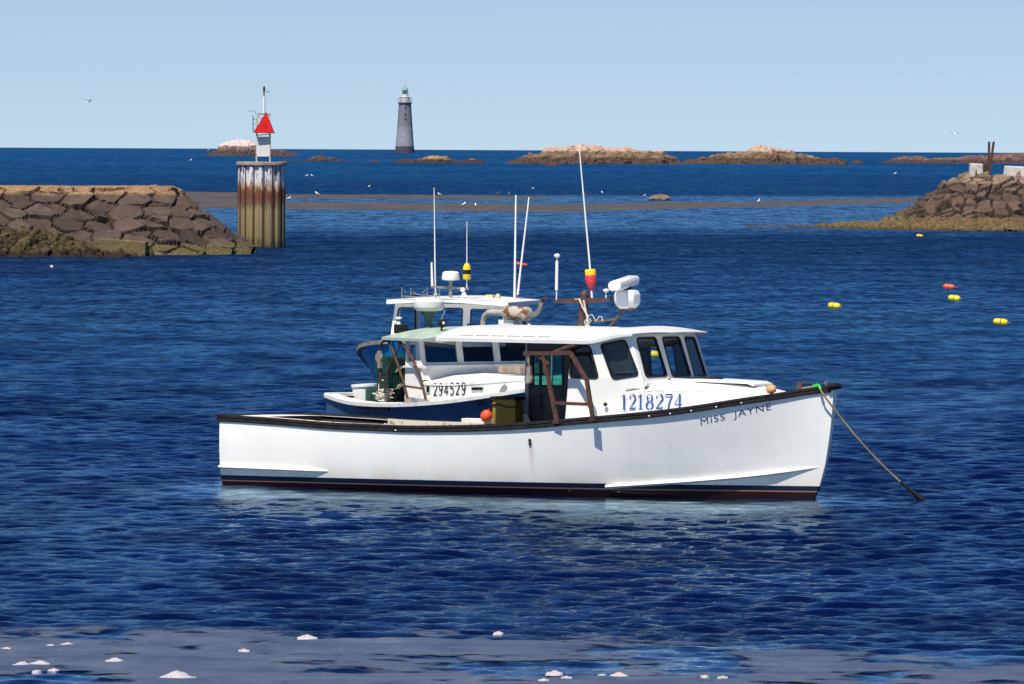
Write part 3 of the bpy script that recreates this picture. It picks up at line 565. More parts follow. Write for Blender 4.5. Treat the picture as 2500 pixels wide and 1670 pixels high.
def hull_mat(name, top, top2, boot, line, bottom, z0, slope, rough=.3):
    m = bpy.data.materials.new(name); m.use_nodes = True; nt = m.node_tree; p = nt.nodes['Principled BSDF']; p.inputs['Roughness'].default_value = rough; p.inputs['Coat Weight'].default_value = .25
    t = nt.nodes.new('ShaderNodeTexCoord'); sp = nt.nodes.new('ShaderNodeSeparateXYZ'); nt.links.new(t.outputs['Object'], sp.inputs[0])
    a = nt.nodes.new('ShaderNodeMath'); a.operation = 'MULTIPLY_ADD'; a.inputs[1].default_value = -slope; nt.links.new(sp.outputs['X'], a.inputs[0]); nt.links.new(sp.outputs['Z'], a.inputs[2])
    n = noise(nt, 1.5, 5, t.outputs['Object'], (.6, .6, .25), .7); white = ramp_between(nt, n, top2, top, .25, .6)
    stain = noise(nt, 3.5, 5, t.outputs['Object'], (1, 1, .12), .75); st = nt.nodes.new('ShaderNodeValToRGB'); st.color_ramp.elements[0].position = .60; st.color_ramp.elements[1].position = .8; st.color_ramp.elements[1].color = (.35,)*3+(1,); nt.links.new(stain, st.inputs[0])
    mx0 = nt.nodes.new('ShaderNodeMix'); mx0.data_type = 'RGBA'; nt.links.new(st.outputs[0], mx0.inputs['Factor']); nt.links.new(white, mx0.inputs['A']); mx0.inputs['B'].default_value = (*[c*.82*k for c, k in zip(top, (1, .93, .82))], 1)
    grime = nt.nodes.new('ShaderNodeMapRange'); grime.inputs[1].default_value = z0+.30; grime.inputs[2].default_value = z0; nt.links.new(a.outputs[0], grime.inputs[0])
    gn = nt.nodes.new('ShaderNodeMath'); gn.operation = 'MULTIPLY'; nt.links.new(grime.outputs[0], gn.inputs[0]); nt.links.new(ramp_between(nt, noise(nt, 2.4, 6, t.outputs['Object'], (1, 1, .5), .75), (0, 0, 0), (.75,)*3, .35, .7), gn.inputs[1])
    mx1 = nt.nodes.new('ShaderNodeMix'); mx1.data_type = 'RGBA'; nt.links.new(gn.outputs[0], mx1.inputs['Factor']); nt.links.new(mx0.outputs['Result'], mx1.inputs['A']); mx1.inputs['B'].default_value = (*[c*k for c, k in zip(top, (.78, .68, .52))], 1)
    cur = mx1.outputs['Result']
    if name == 'white_hull':      # rust weeping from the two drains
        ax = nt.nodes.new('ShaderNodeMath'); ax.operation = 'SUBTRACT'; ax.inputs[1].default_value = 6.36; nt.links.new(sp.outputs['X'], ax.inputs[0]); ab = nt.nodes.new('ShaderNodeMath'); ab.operation = 'ABSOLUTE'; nt.links.new(ax.outputs[0], ab.inputs[0])
        m1 = nt.nodes.new('ShaderNodeMapRange'); m1.inputs[1].default_value = .07; m1.inputs[2].default_value = 0; nt.links.new(ab.outputs[0], m1.inputs[0]); m2 = nt.nodes.new('ShaderNodeMapRange'); m2.inputs[1].default_value = .2; m2.inputs[2].default_value = .9; nt.links.new(sp.outputs['Z'], m2.inputs[0])
        m3 = nt.nodes.new('ShaderNodeMath'); m3.operation = 'LESS_THAN'; m3.inputs[1].default_value = .92; nt.links.new(sp.outputs['Z'], m3.inputs[0]); m4 = nt.nodes.new('ShaderNodeMath'); m4.operation = 'MULTIPLY'; nt.links.new(m1.outputs[0], m4.inputs[0]); nt.links.new(m2.outputs[0], m4.inputs[1]); m5 = nt.nodes.new('ShaderNodeMath'); m5.operation = 'MULTIPLY'; nt.links.new(m4.outputs[0], m5.inputs[0]); nt.links.new(m3.outputs[0], m5.inputs[1])
        m6 = nt.nodes.new('ShaderNodeMath'); m6.operation = 'MULTIPLY'; m6.inputs[1].default_value = .55; nt.links.new(m5.outputs[0], m6.inputs[0]); mr_ = nt.nodes.new('ShaderNodeMix'); mr_.data_type = 'RGBA'; nt.links.new(m6.outputs[0], mr_.inputs['Factor']); nt.links.new(cur, mr_.inputs['A']); mr_.inputs['B'].default_value = (.42, .26, .18, 1); cur = mr_.outputs['Result']
    for zz, c in ((z0, boot), (z0-.085, line), (z0-.105, bottom)):
        g = nt.nodes.new('ShaderNodeMath'); g.operation = 'LESS_THAN'; g.inputs[1].default_value = zz; nt.links.new(a.outputs[0], g.inputs[0])
        mx = nt.nodes.new('ShaderNodeMix'); mx.data_type = 'RGBA'; nt.links.new(g.outputs[0], mx.inputs['Factor']); nt.links.new(cur, mx.inputs['A'])
        mx.inputs['B'].default_value = (*c, 1); cur = mx.outputs['Result']
    nt.links.new(cur, p.inputs['Base Color']); return m
def rounded(pts, r, n=5):
    """round the corners of a polygon"""
    out = []; N = len(pts)
    for i in range(N):
        p = Vector(pts[i]); a = Vector(pts[i-1])-p; b = Vector(pts[(i+1) % N])-p; rr = min(r, a.length*.45, b.length*.45)
        p0 = p+a.normalized()*rr; p1 = p+b.normalized()*rr
        for k in range(n+1):
            t = k/n; q = p0*(1-t)**2+p*2*t*(1-t)+p1*t*t; out.append((q.x, q.y))
    return out
def panel(outer, holes, fmap, thick):
    """flat sheet with holes, real thickness, mapped into place by fmap(a, b, depth)"""
    cu = bpy.data.curves.new('panel', 'CURVE'); cu.dimensions = '2D'; cu.fill_mode = 'BOTH'; cu.extrude = .5
    for lp in [outer]+holes:
        s = cu.splines.new('POLY'); s.points.add(len(lp)-1); s.use_cyclic_u = True
        for pt, q in zip(s.points, lp): pt.co = (q[0], q[1], 0, 1)
    o = bpy.data.objects.new('panel', cu); C.objects.link(o); me = bpy.data.meshes.new_from_object(o.evaluated_get(bpy.context.evaluated_depsgraph_get()))
    bpy.data.objects.remove(o); bpy.data.curves.remove(cu)
    m = MB(); m.add([fmap(v.co.x, v.co.y, thick if v.co.z < 0 else 0) for v in me.vertices], [tuple(p.vertices) for p in me.polygons]); bpy.data.meshes.remove(me)
    bm = bmesh.new(); mm = bpy.data.meshes.new('x'); mm.from_pydata(m.v, [], m.f); bm.from_mesh(mm); bmesh.ops.remove_doubles(bm, verts=bm.verts, dist=1e-5)
    m2 = MB(); bm.verts.ensure_lookup_table(); m2.add([tuple(v.co) for v in bm.verts], [tuple(v.index for v in f.verts) for f in bm.faces]); bm.free(); bpy.data.meshes.remove(mm); return m2
def ring_panel(loop, width, fmap, d0, d1):
    """frame following loop: outer = loop, inner = loop shrunk by width, from depth d0 to d1"""
    c = Vector((sum(p[0] for p in loop)/len(loop), sum(p[1] for p in loop)/len(loop))); inn = []
    N = len(loop)
    for i in range(N):
        a = Vector(loop[i-1]); b = Vector(loop[(i+1) % N]); t = (b-a); nrm = Vector((-t.y, t.x))
        nrm = nrm.normalized() if nrm.length > 1e-9 else Vector((0, 0)); p = Vector(loop[i])
        if nrm.dot(c-p) < 0: nrm = -nrm
        inn.append(p+nrm*width)
    m = MB(); rings = [[fmap(p[0], p[1], d) for p in L] for L, d in ((loop, d0), (inn, d0), (inn, d1), (loop, d1))]
    n = N; vs = [q for r_ in rings for q in r_]; fs = []
    for i in range(4):
        for j in range(n):
            a = i*n+j; b = i*n+(j+1) % n; c2 = ((i+1) % 4)*n; fs.append((a, b, c2+(j+1) % n, c2+j))
    return m.add(vs, fs), [(p.x, p.y) for p in inn]
def window(parent, loop, fmap, width=.035, frame=None, pane=None, proud=-.012, deep=.03):
    m, inn = ring_panel(loop, width, fmap, proud, deep); f = m.build('window', frame or BLACK, parent)
    g = MB(); g.loft([[fmap(p[0], p[1], .010) for p in inn], [fmap(p[0], p[1], .016) for p in inn]]); g.build('pane', pane or GLASS, f); return f
def text_mesh(body, size, fmap, name, m, parent, space=1.0, sx=1.0, shear=0, thick=.004):
    cu = bpy.data.curves.new('t', 'FONT'); cu.body = body; cu.size = size; cu.space_character = space; cu.shear = shear; cu.resolution_u = 4; cu.offset = -size*.009 if name == 'boat_name' and body[0] == 'M' else 0
    o = bpy.data.objects.new('t', cu); C.objects.link(o); me = bpy.data.meshes.new_from_object(o.evaluated_get(bpy.context.evaluated_depsgraph_get())); bpy.data.objects.remove(o); bpy.data.curves.remove(cu)
    b = MB(); b.add([fmap(v.co.x*sx, v.co.y) for v in me.vertices], [tuple(p.vertices) for p in me.polygons]); bpy.data.meshes.remove(me); return b.build(name, m, parent)
# high contrast serif numerals drawn as strokes: (points, half widths)
def arc(cx, cy, rx, ry, a0, a1, n=14): return [(cx+rx*math.cos(rad(a0+(a1-a0)*i/n)), cy+ry*math.sin(rad(a0+(a1-a0)*i/n))) for i in range(n+1)]
def glyph(ch):
    S_ = []; th, tk = .020, .075
    def st(p, w): S_.append((p, w if isinstance(w, list) else [w]*len(p)))
    if ch == '1': st([(.28, 0), (.28, .97)], tk); st([(.08, .015), (.48, .015)], th); st([(.08, .80), (.28, .96)], .028)
    if ch == '2':
        p = arc(.29, .72, .22, .25, 165, -35, 14)+[(.30, .34), (.08, .05)]; w = [.05, .03, .02, .02, .02, .025, .035, .05, .065, .07, .07, .07, .065, .06, .055, .04, .025]; st(p, w)
        st([(.06, .055), (.50, .055)], .055); st([(.50, .03), (.54, .2)], .02); st(arc(.12, .77, .02, .02, 0, 360, 8), .035)
    if ch == '8':
        st(arc(.29, .74, .17, .235, 0, 360, 24), [.022+.038*abs(math.cos(rad(i*15)))**2 for i in range(25)]); st(arc(.29, .25, .22, .245, 0, 360, 24), [.024+.045*abs(math.cos(rad(i*15)))**2 for i in range(25)])
    if ch == '7': st([(.06, .93), (.54, .93)], .06); st([(.06, .76), (.06, .95)], .02); st([(.53, .93), (.40, .62), (.30, .3), (.28, .0)], [.03, .045, .065, .07])
    if ch == '4': st([(.38, 0), (.38, .98)], .07); st([(.38, .98), (.04, .30)], .02); st([(.03, .28), (.56, .28)], .03); st([(.24, .015), (.54, .015)], th)
    if ch == '9': st(arc(.27, .70, .18, .27, 0, 360, 20), .055); st([(.45, .72), (.44, .4), (.34, .08), (.20, .02), (.10, .10)], .055)
    if ch == '5': st([(.46, .96), (.14, .96)], .055); st([(.15, .96), (.11, .56)], .045); st(arc(.25, .31, .20, .29, 130, -140, 14), .055)
    if ch == 'a2': st(arc(.27, .72, .19, .25, 170, -30, 12)+[(.10, .04)], .056); st([(.07, .055), (.48, .055)], .055)
    if ch == 'a4': st([(.36, 0), (.36, .98)], .056); st([(.36, .98), (.05, .30)], .045); st([(.03, .28), (.5, .28)], .05)
    return S_
def numerals(chars, h, adv, fmap, name, m, parent, sx=1.0):
    b = MB()
    for i, ch in enumerate(chars):
        for pts, ws in glyph(ch):
            P = [Vector(p) for p in pts]; vs = []
            for k, p in enumerate(P):
                t = (P[min(k+1, len(P)-1)]-P[max(k-1, 0)]); nr = Vector((-t.y, t.x)).normalized()*ws[k]
                for q in (p+nr, p-nr): vs.append(fmap((i*adv+q.x*h*sx), q.y*h))
            b.add(vs, [(2*k, 2*k+1, 2*k+3, 2*k+2) for k in range(len(P)-1)])
    return b.build(name, m, parent)
# ---------------------------------------------------------------- white lobster boat in front
AA = rad(28.58)
def Aw(x, y): return (-4.4848+x*math.cos(AA)+y*math.sin(AA), 124.5928-x*math.sin(AA)+y*math.cos(AA))
A = thing('lobster_boat', 'white lobster boat with blue number and long white wheelhouse roof, moored in the foreground', 'boat', (-4.4848, 124.5928, -.02), -AA)
A.rotation_euler = (rad(-1.1), 0, -AA)
hA = Hull(11.40, [(0, 1.46), (1, 1.56), (2.3, 1.66), (3.8, 1.73), (5, 1.74), (6, 1.70), (7, 1.6), (8, 1.42), (9, 1.15), (9.6, .93), (10.2, .68), (10.7, .44), (11.1, .24), (11.4, .07)],
          [(0, 1.13), (.6, 1.12), (1.5, 1.09), (2.3, 1.055), (3.2, 1.045), (4.03, 1.04), (4.85, 1.065), (5.65, 1.105), (6.42, 1.165), (7.17, 1.245), (7.93, 1.325), (8.6, 1.405), (9.28, 1.51), (10, 1.645), (10.57, 1.745), (11.07, 1.84), (11.4, 1.885)],
          [(-.6, 10.0), (-.3, 10.75), (0, 11.02), (.21, 11.13), (.58, 11.24), (1.12, 11.33), (1.5, 11.37), (1.9, 11.40)],
          [(0, .92), (.2, .89), (.4, .86), (.6, .82), (.7, .76), (.8, .66), (.9, .55), (1, .45)], [(0, .5), (.4, .5), (.6, .62), (.75, .85), (.9, 1.15), (1, 1.1)])
hullA = hA.skin().build('hull', hull_mat('white_hull', (.88, .88, .85), (.80, .80, .78), (.005, .014, .042), (.28, .17, .11), (.022, .004, .004), .150, .0075), A, 40)
XO = .55                                       # forward edge of the stern deck
def railz(x): return hA.sheer(x)
# rub rail: one moulding all round
m = MB()
for side in (-1, 1):
    pts = hA.edge(0, 11.36, 60, side); m.loft([[(x, y+side*.0, z-.035), (x, y+side*.026, z-.03), (x, y+side*.030, z+.01), (x, y+side*.014, z+.02), (x, y+side*.014, z+.035), (x, y+side*.026, z+.045), (x, y+side*.022, z+.085), (x, y-side*.035, z+.09), (x, y-side*.035, z)] for x, y, z in pts])
m.build('rub_rail', BLACK, A, 30)
m = MB(); m.loft([[(-.05, y, 1.095), (.0, y, 1.095), (.0, y, 1.22), (-.05, y, 1.22)] for y in (-1.5, -.7, 0, .7, 1.5)]); m.build('transom_rail', BLACK, A)
m = MB(); m.tube([(11.33, -.16, 1.955), (11.41, -.11, 1.955), (11.435, 0, 1.955), (11.41, .11, 1.955), (11.33, .16, 1.955)], .055, 8); m.build('bow_cap', BLACK, A, 40)
# decks
m = MB(); xs = [6.9+(11.3-6.9)*i/20 for i in range(21)]
m.loft([[(x, hA.half(x)*t, railz(x)+.045+.05*(1-t*t)*min(1, hA.half(x))) for t in (-.985, -.6, -.2, .2, .6, .985)] for x in xs], False, False); m.build('foredeck', WHITE, A, 60)
m = MB(); m.loft([[(x, hA.half(x)*t*.985, railz(x)+.05+.02*(1-t*t)) for t in (-1, -.5, 0, .5, 1)] for x in (0, .3, XO)], False, False)
for side in (-1, 1):
    xs = [XO+(6.95-XO)*i/24 for i in range(25)]
    m.loft([[(x, side*hA.half(x)*.985, railz(x)+.05), (x, side*(hA.half(x)-.32), railz(x)+.055)] for x in xs], False, False)
m.build('side_deck', WHITE2, A, 60)
CREAM = mat('peeling_cream', (.62, .57, .47), .6, col2=(.33, .24, .16), scale=7, lo=.38, hi=.46)
m = MB()
xs = [XO+(6.9-XO)*i/24 for i in range(25)]
for side in (-1, 1): m.loft([[(x, side*(hA.half(x)-.32), railz(x)+.0), (x, side*(hA.half(x)-.32), railz(x)+.085), (x, side*(hA.half(x)-.355), railz(x)+.085), (x, side*(hA.half(x)-.355), railz(x))] for x in xs if side < 0 or x > 1.7])
m.build('coaming', CREAM, A)
m = MB(); y_ = hA.half(XO)-.35; m.loft([[(XO, y, railz(XO)+.04), (XO, y, .35), (XO+.03, y, .35), (XO+.03, y, railz(XO)+.04)] for y in (-y_, y_)])
for side in (-1, 1):
    xs2 = [x for x in xs if x < 1.8]+[1.8]; m.loft([[(x, side*(hA.half(x)-.356), railz(x)-.0), (x, side*(hA.half(x)-.366), .35)] for x in xs2], False, False)
m.build('cockpit_lining', mat('black_rubber_mat', (.018, .014, .013), .8, col2=(.05, .035, .03), scale=5), A)
m = MB()
for side in (-1, 1):
    xs2 = [1.8]+[x for x in xs if x > 1.8]; m.loft([[(x, side*(hA.half(x)-.356), railz(x)-.0), (x, side*(hA.half(x)-.366), .35)] for x in xs2], False, False)
m.build('cockpit_side', CREAM, A)
m = MB(); m.loft([[(x, -1.4, .36), (x, 1.4, .36)] for x in (XO, 6.9)], False, False); m.build('cockpit_floor', mat('deck_grey', (.22, .21, .19), .8), A)
for k in range(7): m = MB(); m.box((2.9+.28*k, 1.325, .86), (.03, .012, .05)); m.build('scupper', BLACK, A)
# spray rails
def spray(name, _, pts):
  for sd in (-1, 1):
    m = MB(); m.loft([[(x, sd*(hA.y(x, z)-.03), z-.02-h*.5), (x, sd*(hA.y(x, z)+o), z-.0), (x, sd*(hA.y(x, z)+o*.9), z+.022), (x, sd*(hA.y(x, z+h)-.03), z+.03+h)] for x, z, h, o in pts])
    m.build(name, WHITE, A, 25)
spray('spray_rail', 1, [(.0, .292, .03, .07), (.6, .290, .03, .07), (1.3, .286, .03, .07), (1.9, .282, .03, .07), (2.3, .28, .02, .01)])
fr_ = smooth_lerp([(7.6, .145), (8.4, .215), (9.17, .285), (10.2, .405), (11.17, .56)])
spray('spray_rail', 1, [(7.62+(11.17-7.62)*i/24, fr_(7.62+(11.17-7.62)*i/24), .035, .075 if 0 < i < 20 else (.06 if i == 0 else .075*(24-i)/5)) for i in range(25)])
# the coach roof and trunk: one shell from the wheelhouse sill to the foredeck
hwf = smooth_lerp([(6.87, 1.335), (7.4, 1.33), (8.0, 1.28), (8.36, 1.248), (8.6, 1.15), (9.2, .90), (9.8, .62), (10.15, .46), (10.42, .34)])
ztop = smooth_lerp([(6.87, 1.90), (8.4, 1.94), (9.4, 1.90), (9.9, 1.86), (10.25, 1.83), (10.42, 1.80)])
def trunk_ring(x, k=1.0):
    h = hwf(x)*k; zt = ztop(x); zb = railz(x)+.03; cr = lerp(x, [(8.4, .10), (9.6, .10), (10.1, .07), (10.42, .02)])
    pr = [(-1, zb), (-.99, zb+(zt-zb)*.45), (-.965, zt-.10), (-.91, zt-.03), (-.80, zt+.02), (-.5, zt+cr*.7), (0, zt+cr)]
    pr = [(-h+(h*(1+a) if abs(a) < .99 else (1+a)*h), z) for a, z in pr]; pr = pr+[(-y, z) for y, z in pr[-2::-1]]
    return [(x, y, z) for y, z in pr]
xs = [8.36, 8.5, 8.7, 8.9, 9.1, 9.3, 9.5, 9.7, 9.9, 10.05, 10.15, 10.25, 10.35]
m = MB(); rings = [trunk_ring(x) for x in xs]; last = [(10.45, y*.93, min(z, 1.80)-.0) for x, y, z in trunk_ring(10.42)]; rings.append(last)
m.loft(rings, False, False); m.add([(10.5, y*.9, min(z, 1.78)) for x, y, z in last]+last, [(i, i+1, i+1+13, i+13) for i in range(12)]); m.add([(10.5, y*.9, min(z, 1.78)) for x, y, z in last], [tuple(range(13))])
m.build('trunk_cabin', WHITE, A, 35)
m = MB(); m.loft([[(x, y*w, z) for y, z in ((-.42, 1.985-d), (-.40, 2.03-d), (.40, 2.03-d), (.42, 1.985-d))] for x, w, d in ((8.55, 1.6, -.005), (9.2, 1.4, -.0), (9.9, .95, .02), (10.02, .9, .06))]); m.build('forward_hatch', WHITE, A, 30, .008)
# wheelhouse sides: (x, z) plan mapped to the slightly tapering, inward leaning wall
def wall_y(x, z): return (1.335 if x < 7.3 else 1.335-.085*((x-7.3)/1.05)**1.5)-.045*max(0, z-1.9)
def sidemap(sd): return lambda a, b, d: (a, sd*(wall_y(a, b)-d), b)
wallo = [(6.87, railz(6.87)+.02), (7.4, railz(7.4)+.02), (7.9, railz(7.9)+.02), (8.36, railz(8.36)+.02), (8.36, 1.95), (8.07, 2.765), (7.7, 2.70), (7.3, 2.63), (6.96, 2.63)]
w1 = rounded([(6.95, 2.59), (7.33, 2.60), (7.53, 2.005), (6.935, 2.005)], .10); w2 = rounded([(7.50, 2.61), (7.985, 2.71), (8.275, 2.075), (7.77, 1.99)], .09)
panel(wallo, [w1, w2], sidemap(-1), .04).build('starboard_wall', WHITE, A, 25)
window(A, w1, sidemap(-1), pane=GLASSD); window(A, w2, sidemap(-1), pane=GLASSD)
pw = [(4.70, .40), (8.36, 1.25), (8.36, 1.95), (8.07, 2.74), (7.3, 2.63), (4.70, 2.62)]
pw1 = rounded([(4.78, 2.46), (5.43, 2.46), (5.43, 1.80), (4.78, 1.80)], .05); pw3 = rounded([(6.15, 2.54), (6.93, 2.54), (6.93, 2.02), (6.15, 2.02)], .08); pw4 = rounded([(7.10, 2.58), (7.64, 2.58), (7.72, 2.02), (7.14, 2.02)], .08)
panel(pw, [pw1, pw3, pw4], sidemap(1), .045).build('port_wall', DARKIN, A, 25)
panel([(4.69, .42), (8.37, 1.27), (8.37, 1.95), (8.08, 2.745), (7.3, 2.635), (4.69, 2.63)], [pw1, pw3, pw4], lambda a, b, d: (a, wall_y(a, b)+.012-d, b), .01).build('port_skin', WHITE, A, 25)
f = window(A, pw1, sidemap(1), .03, pane=TEAL, proud=-.02, deep=.06); m = MB(); m.box((4.97, 1.28, 2.13), (.035, .05, .60)); m.build('mullion', BLACK, f); m = MB(); m.box((5.20, 1.28, 2.13), (.02, .05, .60)); m.build('mullion', PLASTIC, f)
window(A, pw3, sidemap(1), .03, deep=.06); window(A, pw4, sidemap(1), .03, deep=.06)
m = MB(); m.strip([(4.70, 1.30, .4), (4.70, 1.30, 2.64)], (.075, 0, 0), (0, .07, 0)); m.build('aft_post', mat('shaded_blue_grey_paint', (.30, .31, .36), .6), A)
m = MB(); m.loft([[(4.64, 1.22, .7), (5.0, 1.22, .7), (4.86, 1.22, 1.10), (4.72, 1.22, 1.30), (4.64, 1.22, 1.30)], [(4.64, 1.25, .7), (5.0, 1.25, .7), (4.86, 1.25, 1.10), (4.72, 1.25, 1.30), (4.64, 1.25, 1.30)]]); m.build('sunlit_bulkhead_patch', WHITE, A)  # white plate standing for a sunlit patch low on the bulkhead
m = MB(); m.tube([(4.98, 1.27, 1.66), (5.02, 1.20, 1.62), (5.03, 1.20, 1.48), (4.99, 1.27, 1.42)], .012, 6); m.build('grab_handle', BLACK, A)
# windshield: three panes between corner and corner, slightly swept
cb = [(8.36, -1.245), (8.475, -.45), (8.475, .45), (8.36, 1.245)]; ct = [(8.07, -1.21), (8.19, -.43), (8.19, .43), (8.07, 1.21)]
zb_, zt_ = 1.93, 2.80
wf = [((.13, .925), (.87, .94), (.93, .145), (.10, .13)), ((.10, .94), (.89, .94), (.92, .14), (.10, .14)), ((.13, .94), (.87, .925), (.90, .13), (.07, .145))]
for k in range(3):
    b0, b1, t0, t1 = Vector((*cb[k], zb_)), Vector((*cb[k+1], zb_)), Vector((*ct[k], zt_)), Vector((*ct[k+1], zt_)); nrm = (b1-b0).cross(t0-b0).normalized()
    if nrm.x < 0: nrm = -nrm
    L_ = (b1-b0).length; H_ = (t0-b0).length
    fm = lambda a, b, d, b0=b0, b1=b1, t0=t0, t1=t1, nrm=nrm, L_=L_, H_=H_: tuple((b0.lerp(b1, a/L_)).lerp(t0.lerp(t1, a/L_), b/H_)-nrm*d)
    lp = rounded([(a*L_, b*H_) for a, b in wf[k]], .085); lp2 = lp
    panel([(0, 0), (L_, 0), (L_, H_*.5), (L_, H_), (0, H_), (0, H_*.5)], [lp], fm, .035).build('windshield_frame', WHITE, A)
    window(A, lp, fm, .03)
m = MB(); m.loft([[(8.33, -1.235, 1.90), (8.39, -1.235, 1.90), (8.385, -1.235, 1.95), (8.33, -1.235, 1.95)], [(8.42, -.46, 1.95), (8.53, -.46, 1.95), (8.51, -.46, 1.99), (8.40, -.46, 1.99)], [(8.42, .46, 1.95), (8.53, .46, 1.95), (8.51, .46, 1.99), (8.40, .46, 1.99)], [(8.33, 1.235, 1.90), (8.39, 1.235, 1.90), (8.385, 1.235, 1.95), (8.33, 1.235, 1.95)]]); m.build('windshield_sill', WHITE, A)
m = MB(); m.strip([(8.50, -.62, 2.02), (9.0, -.50, 2.055), (9.45, -.42, 2.05)], (.0, .03, 0), (0, 0, .03)); m.build('wiper', BLACK, A)
m = MB(); m.strip([(8.52, .3, 2.02), (8.9, .5, 2.05)], (.0, .03, 0), (0, 0, .03)); m.build('wiper', BLACK, A)
# roof with visor
m = MB(); NT = 15; NS = 26
def roofp(s, t, low=0):
    at_ = abs(t); xa = 4.34+.03*(1-t*t); xf = 8.62-.46*at_**2.8; s2 = s; x = xa+(xf-xa)*s2
    yy = 1.43*(t if at_ < .93 else t); front = max(0, (x-7.25)/1.3)
    q_ = min(max((x-7.25)/.95, 0), 1); edge = 2.605+.155*q_*q_*(3-2*q_); crown = .235*(1-at_**2.2)*(1-.80*min(1, front)**1.3)*(1-.10*max(0, 1-s*8))
    lip = .06-.03*min(1, front); r_ = lip+crown
    return (x, yy*(1-.06*max(0, (s-.93)/.07)**2*at_), edge+(crown*.97 if low else r_))
top = [[roofp(i/NS, -1+2*j/NT) for j in range(NT+1)] for i in range(NS+1)]; bot = [[roofp(i/NS, -1+2*j/NT, 1) for j in range(NT+1)] for i in range(NS+1)]
m.loft([r_+list(reversed(b)) for r_, b in zip(top, bot)]); m.build('roof', mat('chalky_roof_paint', (.66, .67, .67), .45, col2=(.58, .59, .60), scale=2.5), A, 35)
m = MB()
for k in range(6):
    x = 4.80+.335*k
    for q in (0,):
        sx = (x-4.34)/4.3; pa = roofp(sx, -.90); pb = roofp(sx+.062, -.90); m.strip([(pa[0], pa[1]-.006, pa[2]+.002), (pb[0], pb[1]-.006, pb[2]+.002)], (0, .02, 0), (0, 0, .010))
m.build('roof_vent_slot', mat('slot_grey', (.22, .22, .22), .6), A)
m = MB()
for k in range(4):
    x0 = 8.02+.37*k; m.strip([(x0, -((wall_y(x0,1.8) if x0 < 8.3 else hwf(x0)*.985)+.004), 1.850+.008*k), (x0+.28, -((wall_y(x0+.28,1.8) if x0 < 8.0 else hwf(x0+.28)*.985)+.004), 1.855+.008*k)], (0, .01, 0), (0, 0, .008))
m.build('cabin_groove', bpy.data.materials['slot_grey'], A)
m = MB(); m.lathe([(.001, 0), (.035, 0), (.035, .02), (.02, .03), (.001, .03)], (7.66, -1.337, 1.575), 10, Matrix.Rotation(rad(90), 3, 'X')); m.build('fuel_vent', BLACK, A)
m = MB()
for z in (.93, .87): m = MB(); m.lathe([(.001, 0), (.026, 0), (.026, .02), (.014, .025), (.001, .01)], (6.35, -(hA.y(6.35, z)), z), 10, Matrix.Rotation(rad(90), 3, 'X')); m.build('drain', BLACK, A)
for x in (3.75, 8.5, 8.85, 9.2, 9.6, 10.0): m = MB(); m.lathe([(.001, 0), (.016, 0), (.001, .008)], (x, -(hA.half(x)+.030), railz(x)+.0), 8, Matrix.Rotation(rad(90), 3, 'X')); m.build('rail_screw', PLASTIC, A)
# numbers and name
numerals('1218274', .262, .152, lambda a, b: (7.93+a, -((wall_y(7.93+a, 1.5) if 7.93+a < 8.36 else hwf(7.93+a))+.006), 1.492+b+a*.035), 'registration_number', BLUEINK, A, .88)
text_mesh('MISS  JAYNE', .165, lambda a, b: (9.30+a, -(hA.y(9.30+a, 1.245+b+a*.26)+.006), 1.245+b+a*.26), 'boat_name', NAVYINK, A, space=1.12, sx=1.18)
# inside the wheelhouse
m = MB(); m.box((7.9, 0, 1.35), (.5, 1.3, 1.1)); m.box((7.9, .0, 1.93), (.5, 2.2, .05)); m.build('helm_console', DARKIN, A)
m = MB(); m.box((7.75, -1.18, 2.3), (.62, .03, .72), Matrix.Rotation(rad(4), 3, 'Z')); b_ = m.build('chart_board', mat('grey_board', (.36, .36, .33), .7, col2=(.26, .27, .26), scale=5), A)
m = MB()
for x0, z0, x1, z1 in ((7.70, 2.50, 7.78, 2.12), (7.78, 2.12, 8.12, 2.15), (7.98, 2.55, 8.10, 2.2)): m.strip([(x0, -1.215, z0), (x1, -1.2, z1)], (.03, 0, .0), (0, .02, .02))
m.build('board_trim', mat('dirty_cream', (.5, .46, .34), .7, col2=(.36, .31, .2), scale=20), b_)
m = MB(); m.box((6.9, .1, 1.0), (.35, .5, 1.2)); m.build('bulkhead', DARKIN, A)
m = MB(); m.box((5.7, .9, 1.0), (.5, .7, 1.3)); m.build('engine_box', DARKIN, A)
# mast, spreader, GPS mushrooms
m = MB(); m.tube([(6.47, 0, 2.78), (6.49, 0, 3.2), (6.505, 0, 3.44), (6.52, 0, 3.50), (6.525, 0, 3.53)], [.088, .082, .08, .055, .02], 14); m.lathe([(.12, 2.80), (.11, 2.90), (.085, 2.93)], (6.47, 0, 0), 14); m.build('mast', RUSTPIPE, A, 40)
m = MB(); zc = 3.335; m.loft([[(x, -.10, zc+dz+h), (x, .02, zc+dz+h), (x, .02, zc+dz-h), (x, -.10, zc+dz-h)] for x, dz, h in ((5.94, -.02, .022), (6.2, 0, .04), (6.5, .0, .055), (6.8, .02, .04), (7.06, .035, .03))]); m.build('spreader', RUSTPIPE, A)
m = MB(); m.tube([(5.98, -.05, 3.33), (5.98, -.05, 4.10)], .011, 6); m.tube([(5.98, -.05, 3.52), (5.98, -.05, 4.03)], .028, 10); m.lathe([(.01, 4.085), (.03, 4.09), (.055, 4.115), (.055, 4.135), (.03, 4.155), (.005, 4.16)], (5.98, -.05, 0), 16); m.build('gps_antenna', PLASTIC, A, 40)
m = MB(); m.tube([(6.96, -.05, 3.36), (6.96, -.05, 3.50)], .012, 6); m.lathe([(.01, 3.49), (.04, 3.5), (.055, 3.525), (.055, 3.54), (.03, 3.555), (.005, 3.56)], (6.96, -.05, 0), 16); m.build('gps_antenna', PLASTIC, A, 40)
